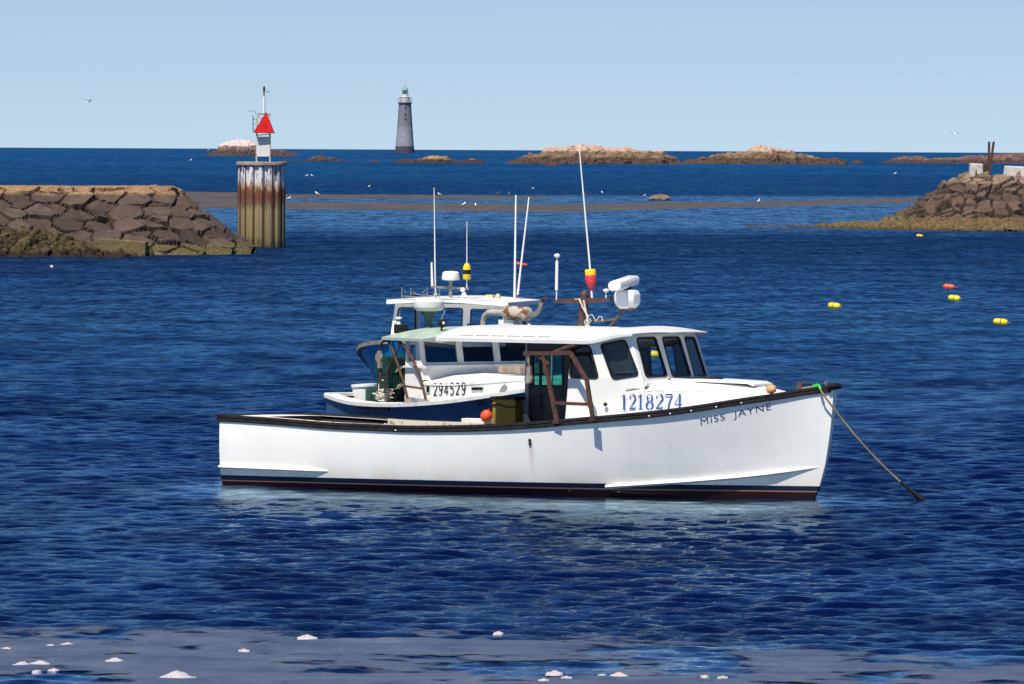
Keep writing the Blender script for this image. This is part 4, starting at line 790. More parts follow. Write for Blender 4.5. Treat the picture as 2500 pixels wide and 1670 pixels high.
m = MB(); m.tube([(6.68, -.03, 3.35), (6.655, -.03, 3.55), (6.63, -.03, 3.88), (6.36, 0, 6.02)], [.02, .017, .017, .010], 8); m.tube([(6.36, 0, 6.02), (6.357, 0, 6.06)], .012, 6); m.build('whip_antenna', PLASTIC, A, 40)
# open array radar on its bracket
m = MB(); m.strip([(6.93, 0, 2.80), (7.30, 0, 3.19)], (0, .09, 0), (.04, 0, .07)); m.strip([(6.7, .0, 2.98), (7.12, .0, 3.03)], (0, .03, 0), (.0, 0, .03)); m.box((7.36, 0, 3.195), (.28, .25, .02)); m.build('radar_bracket', mat('brown_bracket', (.20, .13, .08), .7, col2=(.10, .065, .04), scale=12), A)
rot = Matrix.Rotation(rad(12), 3, 'Z')
m = MB(); m.loft([[(7.35+dx*w, dy*w*1.0, z) for dx, dy in ((-.19, -.12), (-.12, -.19), (.12, -.19), (.19, -.12), (.19, .12), (.12, .19), (-.12, .19), (-.19, .12))] for w, z in ((.62, 3.21), (.95, 3.30), (1.02, 3.36), (1.02, 3.47), (.85, 3.53), (.7, 3.545))]); m.box((7.35, -.19, 3.38), (.20, .03, .24)); ra = m.build('radar', PLASTIC, A, 35, .004)
m = MB(); m.lathe([(.08, 3.53), (.07, 3.60)], (7.35, 0, 0), 12); m.build('turntable', BLACK, ra)
m = MB(); dv_ = Vector((-.20, .97, .10)).normalized(); c0 = Vector((7.31, -.08, 3.66)); sv = Vector((-dv_.y, dv_.x, 0))
prof = [(-.10, -.075), (-.115, -.03), (-.115, .03), (-.09, .07), (.08, .078), (.11, .05), (.12, 0), (.105, -.06), (.06, -.085)]
m.loft([[tuple(c0+dv_*s+sv*a+Vector((0, 0, b))) for a, b in [(p[0]*k, p[1]*k) for p in prof]] for s, k in ((-.56, .8), (-.54, 1), (.62, 1), (.64, .8))]); m.build('radar_scanner', PLASTIC, ra, 40)
# pot hauler davit on the starboard rail
def dv3(x, z, y=-1.655): return (x, y, z)
def sqbar(m, p, w=.062): 
    for a, b in zip(p, p[1:]): 
        a = Vector(a); b = Vector(b); t = (b-a).normalized(); s1 = Vector((0, 1, 0)); s2 = t.cross(s1).normalized(); m.loft([[a+s1*w/2*i+s2*w/2*j for i, j in ((-1, -1), (1, -1), (1, 1), (-1, 1))], [b+s1*w/2*i+s2*w/2*j for i, j in ((-1, -1), (1, -1), (1, 1), (-1, 1))]])
m = MB(); sqbar(m, [dv3(7.585, 1.33), dv3(7.455, 1.99), dv3(7.13, 2.455)]); sqbar(m, [dv3(6.885, 1.26), dv3(6.60, 2.41)]); sqbar(m, [dv3(7.16, 2.455), dv3(6.22, 2.425)], .07); sqbar(m, [dv3(6.83, 1.585), dv3(7.50, 1.575)], .055)
m.strip([dv3(6.71, 2.25), dv3(6.50, 2.40)], (0, .03, 0), (.03, 0, .05))
m.box((7.585, -1.64, 1.31), (.13, .12, .03)); m.box((6.885, -1.64, 1.245), (.13, .12, .03)); dav = m.build('davit', RUST, A)
m = MB(); m.tube([dv3(6.70, 2.42), (7.0, -1.45, 2.56), (7.15, -1.35, 2.60)], .03, 6); m.build('davit_brace', RUST, A)
m = MB(); m.tube([dv3(6.31, 2.40), dv3(6.31, 2.26)], .022, 6); m.tube([dv3(6.31, 2.27), dv3(6.33, 2.22), dv3(6.31, 2.17)], .014, 6); m.loft([[(6.31+x, y, z) for x, z in ((-.035, 2.20), (.035, 2.20), (.04, 2.05), (.065, 2.0), (.05, 1.93), (-.02, 1.90), (-.05, 1.94), (-.035, 2.05))] for y in (-1.66, -1.58)]); m.build('snatch_block', mat('worn_aluminium', (.42, .36, .30), .6, .3, col2=(.25, .2, .16), scale=25), A, bevel=.005)
m = MB(); m.lathe([(.001, -.03), (.075, -.03), (.06, 0), (.075, .03), (.001, .03)], (6.30, -1.62, 1.985), 16, Matrix.Rotation(rad(90), 3, 'X')); m.build('sheave', STEEL, A, 40)
# bow fittings
m = MB(); m.tube([(11.22, 0, 1.92), (11.22, 0, 2.04)], .022, 8); m.tube([(11.22, -.05, 2.0), (11.22, .05, 2.0)], .015, 6); m.build('bow_bitt', STEEL, A, 40)
m = MB(); m.loft([[(x, y, z) for y, z in ((-.06, 1.88), (-.04, 1.99), (.04, 2.01), (.06, 1.88))] for x in (10.68, 10.77)]); m.box((10.74, 0, 1.97), (.24, .03, .035), Matrix.Rotation(rad(-35), 3, 'Y')); m.build('anchor_chock', mat('dark_bronze', (.08, .06, .05), .6, .4), A)
# ---------------------------------------------------------------- blue and white boat behind
AB = rad(54)
B = thing('lobster_boat', 'weathered blue and white boat with pale green roof and black number, behind the foreground boat', 'boat', (-2.6037, 139.2935, -.02), -AB)
B.rotation_euler = (0, 0, -AB)
hB = Hull(8.25, [(0, 1.35), (2, 1.55), (4, 1.6), (5.4, 1.42), (6.6, 1.0), (7.6, .5), (8.25, .06)],
          [(0, 1.03), (.4, .97), (1.07, .915), (1.97, .91), (3.13, .95), (4.54, 1.06), (5.64, 1.205), (6.35, 1.32), (7.3, 1.48), (8.25, 1.62)],
          [(-.5, 7.3), (0, 7.85), (.8, 8.1), (1.62, 8.25)], [(0, .93), (.15, .86), (.3, .74), (.6, .66), (.8, .52), (1, .4)], [(0, 1.2), (.2, 2.0), (.6, 2.4), (1, 1.8)], tumble=.02)
hB.skin(60, 14).build('hull', hull_mat('blue_hull', (.040, .088, .19), (.075, .15, .28), (.04, .09, .22), (.3, .35, .4), (.05, .03, .03), .10, .004, .35), B, 40)
m = MB()
for sd in (-1, 1):
    m.loft([[(x, y+sd*.05, z-.02), (x, y+sd*.055, z+.05), (x, y-sd*.20, z+.055), (x, y-sd*.20, z-.02)] for x, y, z in hB.edge(0, 8.2, 40, sd)])
m.loft([[(-.04, y, 1.03), (.16, y, 1.03), (.16, y, 1.095), (-.04, y, 1.095)] for y in (-1.36, 0, 1.36)]); m.build('gunwale', WHITE2, B, 30)
m = MB()
for sd in (-1, 1):
    xs = [.12+(2.9-.12)*i/12 for i in range(13)]; m.loft([[(x, sd*(hB.half(x)-.20), hB.sheer(x)), (x, sd*(hB.half(x)-.20), hB.sheer(x)+.065), (x, sd*(hB.half(x)-.24), hB.sheer(x)+.065), (x, sd*(hB.half(x)-.24), hB.sheer(x))] for x in xs])
    m.loft([[(x, sd*(hB.half(x)-.24), hB.sheer(x)), (x, sd*(hB.half(x)-.26), .5)] for x in xs], False, False)
m.loft([[(.14, y, 1.0), (.14, y, .5)] for y in (-1.12, 1.12)], False, False); m.build('coaming', WHITE2, B)
m = MB(); m.loft([[(x, -1.35, .5), (x, 1.35, .5)] for x in (.14, 3.3)], False, False); m.build('cockpit_floor', bpy.data.materials['deck_grey'], B)
m = MB(); m.loft([[(x, hB.half(x)*t*.98, hB.sheer(x)+.04+.05*(1-t*t)) for t in (-1, -.5, 0, .5, 1)] for x in [3.2+.5*i for i in range(10)]+[8.2]], False, False); m.build('foredeck', WHITE2, B, 60)
m = MB(); m.loft([[(x, -(hB.half(x)+.02), hB.sheer(x)-.10), (x, -(hB.half(x)+.035), hB.sheer(x)-.02), (x, -(hB.half(x)-.02), hB.sheer(x)-.02), (x, -(hB.half(x)-.02), hB.sheer(x)-.10)] for x in (1.35, 1.9, 2.5)]); m.build('rubbing_strip', BLACK, B)
tw = smooth_lerp([(3.3, 1.37), (4.2, 1.36), (4.9, 1.31), (5.5, 1.14), (6.1, .86), (6.6, .56)]); tz = smooth_lerp([(3.3, 1.40), (4.3, 1.42), (5.3, 1.49), (6.0, 1.56), (6.6, 1.60)])
m = MB(); rings = []
for x in [3.3+.3*i for i in range(12)]:
    h = tw(x); z = tz(x); hh = [(h, hB.sheer(x)+.02), (h, z-.05), (h+.015, z-.045), (h+.01, z), (h-.08, z+.025), (h*.5, z+.14*(6.9-x)/3.6), (0, z+.18*(6.9-x)/3.6)]
    rings.append([(x, -y, q) for y, q in hh]+[(x, y, q) for y, q in hh[-2::-1]])
m.loft(rings, False, False); m.add([(6.68, y*.8, z-.02) for x, y, z in rings[-1]]+rings[-1], [(i, i+1, i+14, i+13) for i in range(12)]); m.add([(6.68, y*.8, z-.02) for x, y, z in rings[-1]], [tuple(range(13))]); m.build('trunk_cabin', WHITE2, B, 35)
m = MB(); m.box((4.35, .35, 1.66), (.72, .72, .13)); h_ = m.build('hatch', mat('weathered_wood', (.34, .28, .21), .8, col2=(.2, .16, .12), scale=6, stretch=(1, 8, 1)), B, bevel=.01)
for x0, x1 in ((3.49, 3.62), (4.92, 5.21)):
    y0 = -(tw((x0+x1)/2)+.004); lp = [(x0, 1.20 if x0 < 4 else 1.285), (x1, 1.21 if x0 < 4 else 1.295), (x1, 1.36 if x0 < 4 else 1.385), (x0, 1.35 if x0 < 4 else 1.375)]
    fm = lambda a, b, d: (a, -(tw(a)+.02-d), b); window(B, lp, fm, .02, frame=PALEGREEN, pane=GLASSD, proud=0, deep=.03)
    m = MB(); m.loft([[(x, -(tw(x)+.003), z) for x, z in lp], [(x, -(tw(x)+.001), z) for x, z in lp]]); m.build('portlight_recess', BLACK, B)
numerals(['a2', '9', 'a4', '5', 'a2', '9'], .245, .180, lambda a, b: (3.72+a, -(tw(3.72+a)+.012), 1.155+b+a*.05), 'registration_number', BLACKINK, B, 1.1)
m = MB(); m.tube([(5.72, -(tw(5.72)+.03), 1.42), (5.66, -(tw(5.7)+.05), 1.34), (5.60, -(tw(5.6)+.04), 1.26)], [.04, .05, .02], 8); m.build('fairlead', STEEL, B)
text_mesh('HOY', .19, lambda a, b: (5.16+a, -(hB.y(5.16+a, .985+b+a*.16)+.008), .985+b+a*.16), 'boat_name', BLACKINK, B, space=1.05, sx=1.35)
# wheelhouse
fmB = lambda sd: (lambda a, b, d: (a, sd*(1.365-d-.03*max(0, b-1.6)), b))
for sd in (-1, 1):
    lp = [(2.84, 1.79), (3.16, 1.79), (3.09, 2.20), (2.84, 2.20)]
    panel([(2.74, .95), (3.3, .95), (3.3, 1.70), (3.19, 2.27), (2.74, 2.27)], [lp], fmB(sd), .05).build('wheelhouse_side', WHITE2, B)
    window(B, lp, fmB(sd), .018, frame=WHITE2, pane=GLASS)
m = MB(); m.strip([(2.76, -1.40, 1.70), (3.32, -1.40, 1.71)], (0, .05, 0), (0, 0, .035)); m.strip([(3.34, -1.40, 1.71), (3.34, 1.40, 1.71)], (.07, 0, 0), (0, 0, .05)); m.build('wheelhouse_sill', WHITE2, B)
ff = lambda a, b, d: (3.32-(b-1.6)*.21-d, a, b)
hol = [[(-1.25, 1.775), (-.47, 1.775), (-.47, 2.205), (-1.25, 2.205)], [(-.34, 1.775), (.42, 1.775), (.42, 2.205), (-.34, 2.205)], [(.55, 1.775), (1.26, 1.775), (1.26, 2.205), (.55, 2.205)]]
panel([(-1.365, 1.45), (1.365, 1.45), (1.365, 2.28), (-1.365, 2.28)], hol, ff, .05).build('windshield_frame', WHITE2, B)
for h in hol: window(B, h, ff, .016, frame=WHITE2, pane=GLASSD)
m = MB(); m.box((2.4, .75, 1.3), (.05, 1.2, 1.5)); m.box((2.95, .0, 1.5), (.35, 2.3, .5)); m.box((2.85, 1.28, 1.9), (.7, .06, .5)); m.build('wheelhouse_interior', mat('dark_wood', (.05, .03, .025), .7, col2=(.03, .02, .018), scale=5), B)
m = MB(); NX = 12; NY = 16
def rB(i, j, lo):
    s = i/NX; t = -1+2*j/NY; x = 2.12+(3.72-2.12)*s-.10*t*t*(1 if s > .5 else -1)*abs(2*s-1); e = (1-abs(t)**2.5)*(1-abs(2*s-1)**6*.5)
    return (x, 1.56*t, 2.265+.20*e-(0 if not lo else .055+.03*e))
m.loft([[rB(i, j, 0) for j in range(NY+1)]+[rB(i, NY-j, 1) for j in range(NY+1)] for i in range(NX+1)]); rf = m.build('roof', PALEGREEN, B, 35)
m = MB(); m.strip([(2.25, -1.50, 2.235), (3.0, -1.51, 2.225), (3.6, -1.50, 2.23)], (0, .05, 0), (0, 0, .05)); m.build('roof_edge', mat('rotten_wood_edge', (.30, .26, .22), .8, col2=(.05, .03, .02), scale=14, lo=.42, hi=.5), rf)
m = MB(); m.loft([[(2.9+a, y, 2.40+z) for a, z in ((-.5, 0), (-.1, .07), (.4, .09), (.65, 0))] for y in (-.2, 1.1)]); m.build('roof_hatch', PALEGREEN, rf, bevel=.01)
m = MB(); m.lathe([(.14, 2.36), (.085, 2.46), (.07, 2.56), (.09, 2.66), (.19, 2.77), (.19, 2.79)], (2.47, -.6, 0), 16); m.build('radar_pedestal', mat('sea_green_paint', (.05, .085, .075), .5), B, 50)
m = MB(); m.lathe([(.1, 2.765), (.24, 2.775), (.295, 2.82), (.305, 2.86), (.30, 2.96), (.26, 3.0), (.1, 3.015), (.01, 3.015)], (2.47, -.6, 0), 28); m.build('radar_dome', mat('cream_plastic', (.74, .74, .68), .35), B, 40)
m = MB(); m.tube([(3.35, -.92, 2.3), (3.35, -.92, 2.48)], .02, 6); m.lathe([(.01, -.07), (.07, -.05), (.085, .02), (.075, .06), (.01, .065)], (3.35, -.92, 2.55), 14, Matrix.Rotation(rad(80), 3, 'Y')); m.build('searchlight', BLACK, B, 50)
m = MB(); m.lathe([(.005, .068), (.03, .066), (.03, .075), (.005, .08)], (3.35, -.92, 2.55), 10, Matrix.Rotation(rad(80), 3, 'Y')); m.build('searchlight_lens', PLASTIC, B)
m = MB(); m.box((3.55, -.35, 2.48), (.12, .12, .14)); m.build('speaker_box', BLACK, B, bevel=.01)
m = MB(); m.box((2.22, -1.1, 2.42), (.20, .2, .18)); m.build('speaker_box', BLACK, B, bevel=.01)
m = MB(); m.lathe([(.04, 2.3), (.05, 2.5), (.04, 2.56)], (2.22, -1.15, 0), 10); m.lathe([(.005, 2.60), (.07, 2.62), (.07, 2.65), (.005, 2.66)], (2.22, -1.15, 0), 12); m.lathe([(.005, 2.53), (.06, 2.54), (.06, 2.57), (.005, 2.58)], (2.17, -1.2, 0), 12); m.build('deck_light', PLASTIC, B, 40)
LAG = mat('grey_pipe_lagging', (.50, .46, .42), .85, col2=(.36, .32, .29), scale=9, bump=.6, bscale=18)
ex = lambda x, z: (x-1.65, 1.2, z-.05)
m = MB(); m.tube([ex(3.46, 2.30), ex(3.47, 2.60), ex(3.52, 2.69), ex(3.62, 2.755), ex(3.76, 2.77), ex(4.30, 2.765)], .065, 10); e_ = m.build('exhaust_pipe', LAG, B, 50)
m = MB(); m.tube([ex(4.22, 2.77), ex(4.24, 2.77), ex(4.27, 2.77), ex(4.95, 2.755), ex(5.0, 2.755)], [.07, .10, .145, .145, .06], 16); m.build('muffler', mat('rust_stained_lagging', (.44, .39, .35), .8, col2=(.16, .06, .025), scale=5, lo=.42, hi=.5), B, 40)
m = MB(); m.tube([ex(4.95, 2.75), ex(5.2, 2.76), ex(5.34, 2.83), ex(5.40, 2.94), ex(5.42, 3.0)], .055, 10); m.build('exhaust_stack', STEEL, B, 50)
m = MB(); m.tube([ex(5.42, 2.99), ex(5.43, 3.05)], .03, 6); m.tube([ex(5.40, 3.04), ex(5.50, 3.09), ex(5.60, 3.08)], .018, 6); m.build('rain_cap', RUST, B)
m = MB(); m.box((2.65, 1.2, 2.5), (.5, .12, .16)); m.tube([ex(4.7, 2.6), ex(4.85, 2.45), ex(5.0, 2.55), ex(5.1, 2.4)], .03, 6); m.build('pipe_bracket', WHITE2, B)
dB = lambda x, z: (x, -1.5, z)
m = MB(); m.tube([dB(*p) for p in ((2.105, 1.30), (2.108, 1.8), (2.115, 2.12), (2.18, 2.18), (2.535, 2.215), (2.75, 2.19), (2.954, 2.08), (3.234, 1.814), (3.42, 1.58), (3.55, 1.33), (3.66, 1.04))], .026, 6); m.tube([dB(*p) for p in ((2.36, 2.19), (2.50, 2.05), (2.89, 1.41), (3.045, 1.02))], .028, 6)
m.tube([dB(2.87, 1.33), dB(3.58, 1.29)], .022, 6); m.tube([dB(*p) for p in ((2.76, 2.17), (2.70, 2.02), (2.537, 1.84), (2.38, 1.66), (2.30, 1.45), (2.26, 1.2))], .020, 6); m.build('davit', RUST, B, 60)
m = MB(); m.lathe([(.001, -.02), (.10, -.02), (.10, .02), (.001, .02)], (2.09, -1.53, 1.86), 14, Matrix.Rotation(rad(90), 3, 'X')); m.box((2.12, -1.53, 1.82), (.09, .06, .34)); m.build('snatch_block', bpy.data.materials['worn_aluminium'], B, bevel=.004)
for x in (3.045, 3.66): m = MB(); m.box((x, -1.5, 1.03), (.14, .12, .10), None, .6); m.build('davit_foot', bpy.data.materials['worn_aluminium'], B)
# ---------------------------------------------------------------- bright blue boat bow-on behind
AC = rad(105)
K = thing('fishing_boat', 'bright blue hulled fishing boat seen bow-on, rearmost of the three boats', 'boat', (.2937, 153.142, -.02), -AC)
hC = Hull(10.5, [(0, 1.45), (3, 1.68), (6, 1.72), (7.6, 1.50), (8.6, 1.30), (9.5, .95), (10.1, .55), (10.5, .06)], [(0, 1.0), (4, 1.1), (6, 1.3), (7.5, 1.56), (8.6, 1.75), (9.5, 1.88), (10.5, 2.0)],
          [(-.6, 8.9), (0, 9.75), (.8, 10.15), (1.4, 10.35), (2, 10.5)], [(0, .93), (.5, .88), (.7, .7), (.85, .5), (1, .3)], [(0, 1.1), (.6, 1.5), (.85, 1.6), (1, 1.3)])
hC.skin(60, 14).build('hull', hull_mat('bright_blue_hull', (.008, .22, .48), (.007, .18, .42), (.5, .5, .5), (.4, .1, .1), (.05, .02, .02), .10, .01, .25), K, 45)
m = MB()
for sd in (-1, 1): m.loft([[(x, y+sd*.05, z-.05), (x, y+sd*.055, z+.03), (x, y-sd*.14, z+.05), (x, y-sd*.14, z-.04)] for x, y, z in hC.edge(0, 10.45, 40, sd)])
m.build('gunwale', mat('weathered_grey_rail', (.34, .32, .33), .7, col2=(.16, .14, .15), scale=6), K, 30)
m = MB(); m.loft([[(x, hC.half(x)*t*.97, hC.sheer(x)+.02+.06*(1-t*t)) for t in (-1, -.5, 0, .5, 1)] for x in [3+.5*i for i in range(15)]+[10.4]], False, False); m.build('foredeck', WHITE2, K, 60)
m = MB(); m.loft([[(x, y, z) for y, z in ((-w, hC.sheer(x)), (-w, h-.06), (-w+.1, h), (0, h+.06), (w-.1, h), (w, h-.06), (w, hC.sheer(x)))] for x, w, h in ((4.0, 1.3, 1.98), (6.4, 1.3, 1.98), (7.6, 1.1, 2.02), (8.8, .72, 2.04), (9.1, .6, 1.98))]); m.build('trunk_cabin', WHITE2, K, 35)
m = MB(); m.box((9.55, -.1, 2.03), (.5, .3, .12)); m.tube([(9.6, -.3, 2.0), (10.2, -.1, 2.08), (10.75, .0, 2.08)], .03, 6); m.build('anchor_roller', PLASTIC, K)
fC = lambda a, b, d: (6.62-(b-1.9)*.22-d, a*(1+.05*(2.6-b)), b)
hc = [rounded([(-1.08, 2.07), (.36, 2.07), (.36, 2.60), (-1.06, 2.60)], .07), rounded([(.52, 2.07), (1.22, 2.07), (1.20, 2.58), (.52, 2.58)], .05)]
panel([(-1.16, 1.95), (1.32, 1.95), (1.30, 2.68), (-1.14, 2.68)], hc, fC, .06).build('windshield_frame', WHITE, K)
for h in hc: window(K, h, fC, .02, pane=GLASS)
for sd, yy in ((-1, -1.14), (1, 1.30)):
    sC = lambda a, b, d, sd=sd, yy=yy: (a, yy-sd*d, b); lp = rounded([(4.9, 2.08), (6.3, 2.08), (6.2, 2.58), (4.9, 2.58)], .07)
    panel([(4.6, 1.95), (6.60, 1.95), (6.44, 2.68), (4.6, 2.68)], [lp], sC, .05).build('cabin_side', WHITE, K); window(K, lp, sC, .02)
m = MB(); NX = 10; NY = 14
def rC(i, j, lo):
    s = i/NX; t = -1+2*j/NY; x = 4.0+2.85*s-.12*t*t*max(0, 2*s-1); return (x, .08+1.33*t, 2.67+(.09 if not lo else 0)+.05*(1-t*t)-.03*t*(t > 0)*1.0)
m.loft([[rC(i, j, 0) for j in range(NY+1)]+[rC(i, NY-j, 1) for j in range(NY+1)] for i in range(NX+1)]); m.build('roof', WHITE, K, 35)
m = MB(); m.box((6.35, .1, 2.0), (.3, 2.2, .12)); m.tube([(6.2, -.28, 2.1), (6.25, -.1, 2.55)], .02, 6); m.build('dashboard', WHITE2, K)
m = MB(); m.tube([(6.17, .0, 2.78), (6.17, 0, 3.2)], .04, 8); m.strip([(6.17, -.42, 3.03), (6.17, .40, 3.0)], (.04, 0, 0), (0, 0, .045)); m.tube([(6.17, .03, 2.8), (6.0, .2, 2.75)], .015, 5); m.build('radar_mast', STEEL, K)
m = MB(); m.lathe([(.05, 3.17), (.18, 3.18), (.19, 3.22), (.175, 3.33), (.14, 3.36), (.01, 3.37)], (6.17, 0, 0), 24); m.build('radar_dome', PLASTIC, K, 40)
m = MB(); m.lathe([(.05, 2.78), (.03, 2.84)], (6.4, .33, 0), 8); m.lathe([(.01, 2.93), (.05, 2.95), (.055, 2.98), (.03, 3.02), (.005, 3.03)], (6.4, .33, 0), 12); m.lathe([(.01, 2.82), (.06, 2.84), (.06, 2.88), (.02, 2.93)], (6.4, .36, 0), 12); m.build('horn_light', PLASTIC, K, 40)
m = MB()
for y in (-.98, -.78, -.42, -.15): m.tube([(6.5, y, 2.75), (6.5, y, 3.02), (6.5, y+(.1 if y < -.6 else -.1), 2.90)], .009, 5)
m.tube([(6.5, -.98, 2.84), (6.5, -.6, 2.82), (6.5, -.15, 2.88)], .010, 5); m.tube([(6.5, -.8, 2.9), (6.5, -.5, 2.86), (6.5, -.4, 2.9)], .009, 5); m.build('rod_rack', STEEL, K)
def whip(p0, p1, r0, r1, sleeve=None):
    m = MB(); m.tube([p0, p1], [r0, r1], 6)
    if sleeve: m.tube([Vector(p0).lerp(Vector(p1), sleeve[0]), Vector(p0).lerp(Vector(p1), sleeve[1])], sleeve[2], 8)
    return m.build('whip_antenna', PLASTIC, K, 60)
whip((6.0, -.38, 2.74), (6.0, -.42, 5.13), .018, .008, (0, .07, .035)); whip((6.1, -.42, 3.02), (6.1, -.44, 3.55), .030, .022)
whip((6.17, .354, 3.0), (6.17, .35, 4.42), .014, .008); whip((4.6, .98, 2.72), (4.6, 1.0, 4.97), .026, .018); whip((4.6, 1.05, 2.85), (4.6, 1.29, 4.93), .026, .018)
m = MB(); m.tube([(4.6, 1.05, 2.88), (4.6, 1.02, 2.78), (4.6, 1.10, 2.74), (4.6, 1.14, 2.8)], .012, 5); m.build('antenna_mount', STEEL, K)
m = MB(); m.box((5.0, .55, 2.80), (.2, .16, .10)); m.lathe([(.05, 2.76), (.06, 2.84), (.02, 2.88)], (5.3, .8, 0), 8); m.box((5.6, .35, 2.78), (.3, .25, .04)); m.build('roof_gear', mat('yellowed_plastic', (.6, .55, .38), .6), K)
# ---------------------------------------------------------------- loose gear on the boats (world positions through each boat's frame)
bpy.context.view_layer.update()
def on(boat, x, y, z): return boat.matrix_world @ Vector((x, y, z))
# red and yellow pot buoy threaded on the whip antenna
t = thing('lobster_buoy', 'chipped red pot buoy with yellow collar stuck on the tall whip antenna', 'buoy', on(A, 6.645, -.03, 3.72)); t.rotation_euler = (0, rad(-5), -AA)
m = MB(); m.lathe([(.01, -.20), (.03, -.19), (.075, -.12), (.098, -.03), (.10, .06), (.095, .07), (.01, .07)], n=18); m.build('float_body', mat('chipped_red', (.62, .035, .06), .6, col2=(.75, .72, .70), scale=14, lo=.30, hi=.36), t, 40)
m = MB(); m.lathe([(.01, .068), (.094, .07), (.096, .16), (.085, .175), (.01, .178)], n=18); m.build('collar', YEL, t, 40)
t = thing('lobster_buoy', 'yellow pot buoy with black band on the middle whip antenna', 'buoy', on(K, 6.17, .354, 3.36))
m = MB(); m.lathe([(.01, -.17), (.07, -.165), (.085, -.14), (.085, .04), (.075, .11), (.045, .17), (.01, .19)], n=16); m.build('float_body', YEL, t, 40)
m = MB(); m.lathe([(.0855, -.055), (.0865, -.05), (.0865, .035), (.0855, .04)], n=16); m.build('band', BLACK, t, 40)
m = MB(); m.tube([(0, 0, -.165), (.0, 0, -.24)], .012, 5); m.build('buoy_stub', ROPE_T, t)
# yellow fish tote and orange ball in the white boat
t = thing('fish_tote', 'tall mustard yellow tank with black rim, between the cockpit and the dark wheelhouse wall', 'tank', on(A, 4.47, 1.02, .36), -AA)
m = MB(); m.box((0, 0, .61), (.46, .30, 1.22), None, 1.02); m.build('tank_body', mat('shaded_mustard_plastic', (.32, .21, .012), .55, col2=(.22, .14, .008), scale=3), t, bevel=.02)  # yellow with the roof's shade put into the base colour
m = MB()
for a, b in (((-.25, -.17), (.25, -.17)), ((-.25, .17), (.25, .17)), ((-.25, -.17), (-.25, .17)), ((.25, -.17), (.25, .17))): m.strip([(a[0], a[1], 1.23), (b[0], b[1], 1.23)], (.025, .025, 0), (0, 0, .05))
m.build('rim', BLACK, t)
m = MB(); m.tube([(-.26, -.17, 1.11), (-.1, -.175, 1.12), (.0, -.175, 1.09), (.1, -.175, 1.07), (.26, -.17, 1.08)], .012, 6); m.build('strap', BLACK, t)
m = MB(); m.lathe([(.01, -.115), (.065, -.10), (.105, -.04), (.11, .02), (.085, .075), (.04, .11), (.02, .115), (.01, .15)], n=20); o = m.build('round_fender', ORA, None, 60); o.location = on(A, 3.90, 1.26, 1.25); o.rotation_euler = (rad(25), rad(20), 0); tag(o, 'orange ball fender on the far side deck next to the mustard tank', 'fender')
m = MB(); m.box((0, 0, .03), (.60, .20, .075)); o = m.build('white_board', WHITE2, None, bevel=.01); o.location = on(A, 3.62, 1.48, 1.13); o.rotation_euler = (0, 0, -AA); tag(o, 'short white board lying on the far side deck under the orange ball fender', 'board')
t = thing('rope_bundle', 'white rope hitched round the brown mast and hanging in loops to the roof', 'rope', on(A, 0, 0, 0), -AA)
m = MB()
for k in range(3):
    d = .012*k; m.tube([(6.43-d, -.10, 3.37), (6.50+d, -.14, 3.38), (6.58, -.13, 3.22+d), (6.66+d, -.12, 3.08), (6.68-d*3, -.12, 2.98), (6.66+d*2-.03*k, -.12, 2.87), (6.60+.06*k, -.12, 2.80)], .008, 5)
m.tube([(6.66, -.12, 2.99), (6.70, -.13, 3.09), (6.76, -.13, 3.11), (6.80, -.12, 3.05), (6.83, -.12, 3.0), (6.86, -.12, 3.02), (6.90, -.12, 3.08), (6.95, -.12, 3.07), (6.96, -.12, 3.0)], .008, 5)
m.tube([(6.67, -.12, 2.97), (6.72, -.13, 3.04), (6.75, -.13, 3.0), (6.70, -.12, 2.96), (6.62, -.12, 2.90), (6.58, -.12, 2.82)], .008, 5); m.tube([(6.60, -.14, 3.36), (6.64, -.10, 3.10), (6.72, -.1, 2.8)], .016, 6); m.build('line', ROPE_W, t, 60)
t = thing('jacket', 'crumpled red jacket lying on the dashboard behind the front windows', 'jacket', on(A, 8.12, .15, 1.94), -AA)
m = MB(); rr = random.Random(3); m.lathe([(.17, 0), (.19, .06), (.13, .14), (.06, .20), (.01, .22)], n=12, sx=.8, sy=1.8); m.v = [(x+rr.uniform(-.02, .02), y+rr.uniform(-.03, .03), z+rr.uniform(-.01, .02)) for x, y, z in m.v]; m.build('folded_cloth', mat('red_cloth', (.55, .02, .04), .9, scale=9), t, 80)
m = MB(); m.lathe([(.01, -.09), (.06, -.075), (.085, 0), (.06, .075), (.01, .09)], n=14, rot=Matrix.Rotation(rad(80), 3, 'Y'), sy=.8); m.tube([(-.09, 0, 0), (-.14, -.02, -.03), (-.13, -.05, -.07)], .008, 5); o = m.build('pot_float', mat('faded_peach', (.75, .36, .16), .6, col2=(.62, .26, .10), scale=7), None, 60); o.location = on(A, 10.42, -.50, 1.885); o.rotation_euler = (0, 0, -AA); tag(o, 'faded peach float lying on the foredeck beside the black rail', 'float')
t = thing('mooring_line', 'tan mooring rope from the bow down to the water, its end dark with weed', 'rope')
p0 = on(A, 11.10, -.12, 1.95); p1 = on(A, 11.22, -.27, 1.95); p2 = on(A, 11.28, -.30, 1.86); pe = Vector((7.12, 119.25, -.05)); pts = []
for i in range(25): s = i/24; q = p2.lerp(pe, s); q.z -= .16*4*s*(1-s); pts.append(q)
m = MB(); m.tube([on(A, 10.75, -.02, 1.90), on(A, 10.95, -.06, 1.93), p0, p1]+pts[:19], .016, 6); m.build('rope', ROPE_T, t, 60)
m = MB(); m.tube(pts[18:], [.020, .024, .028, .034, .044, .05, .05], 7); rr = random.Random(2)
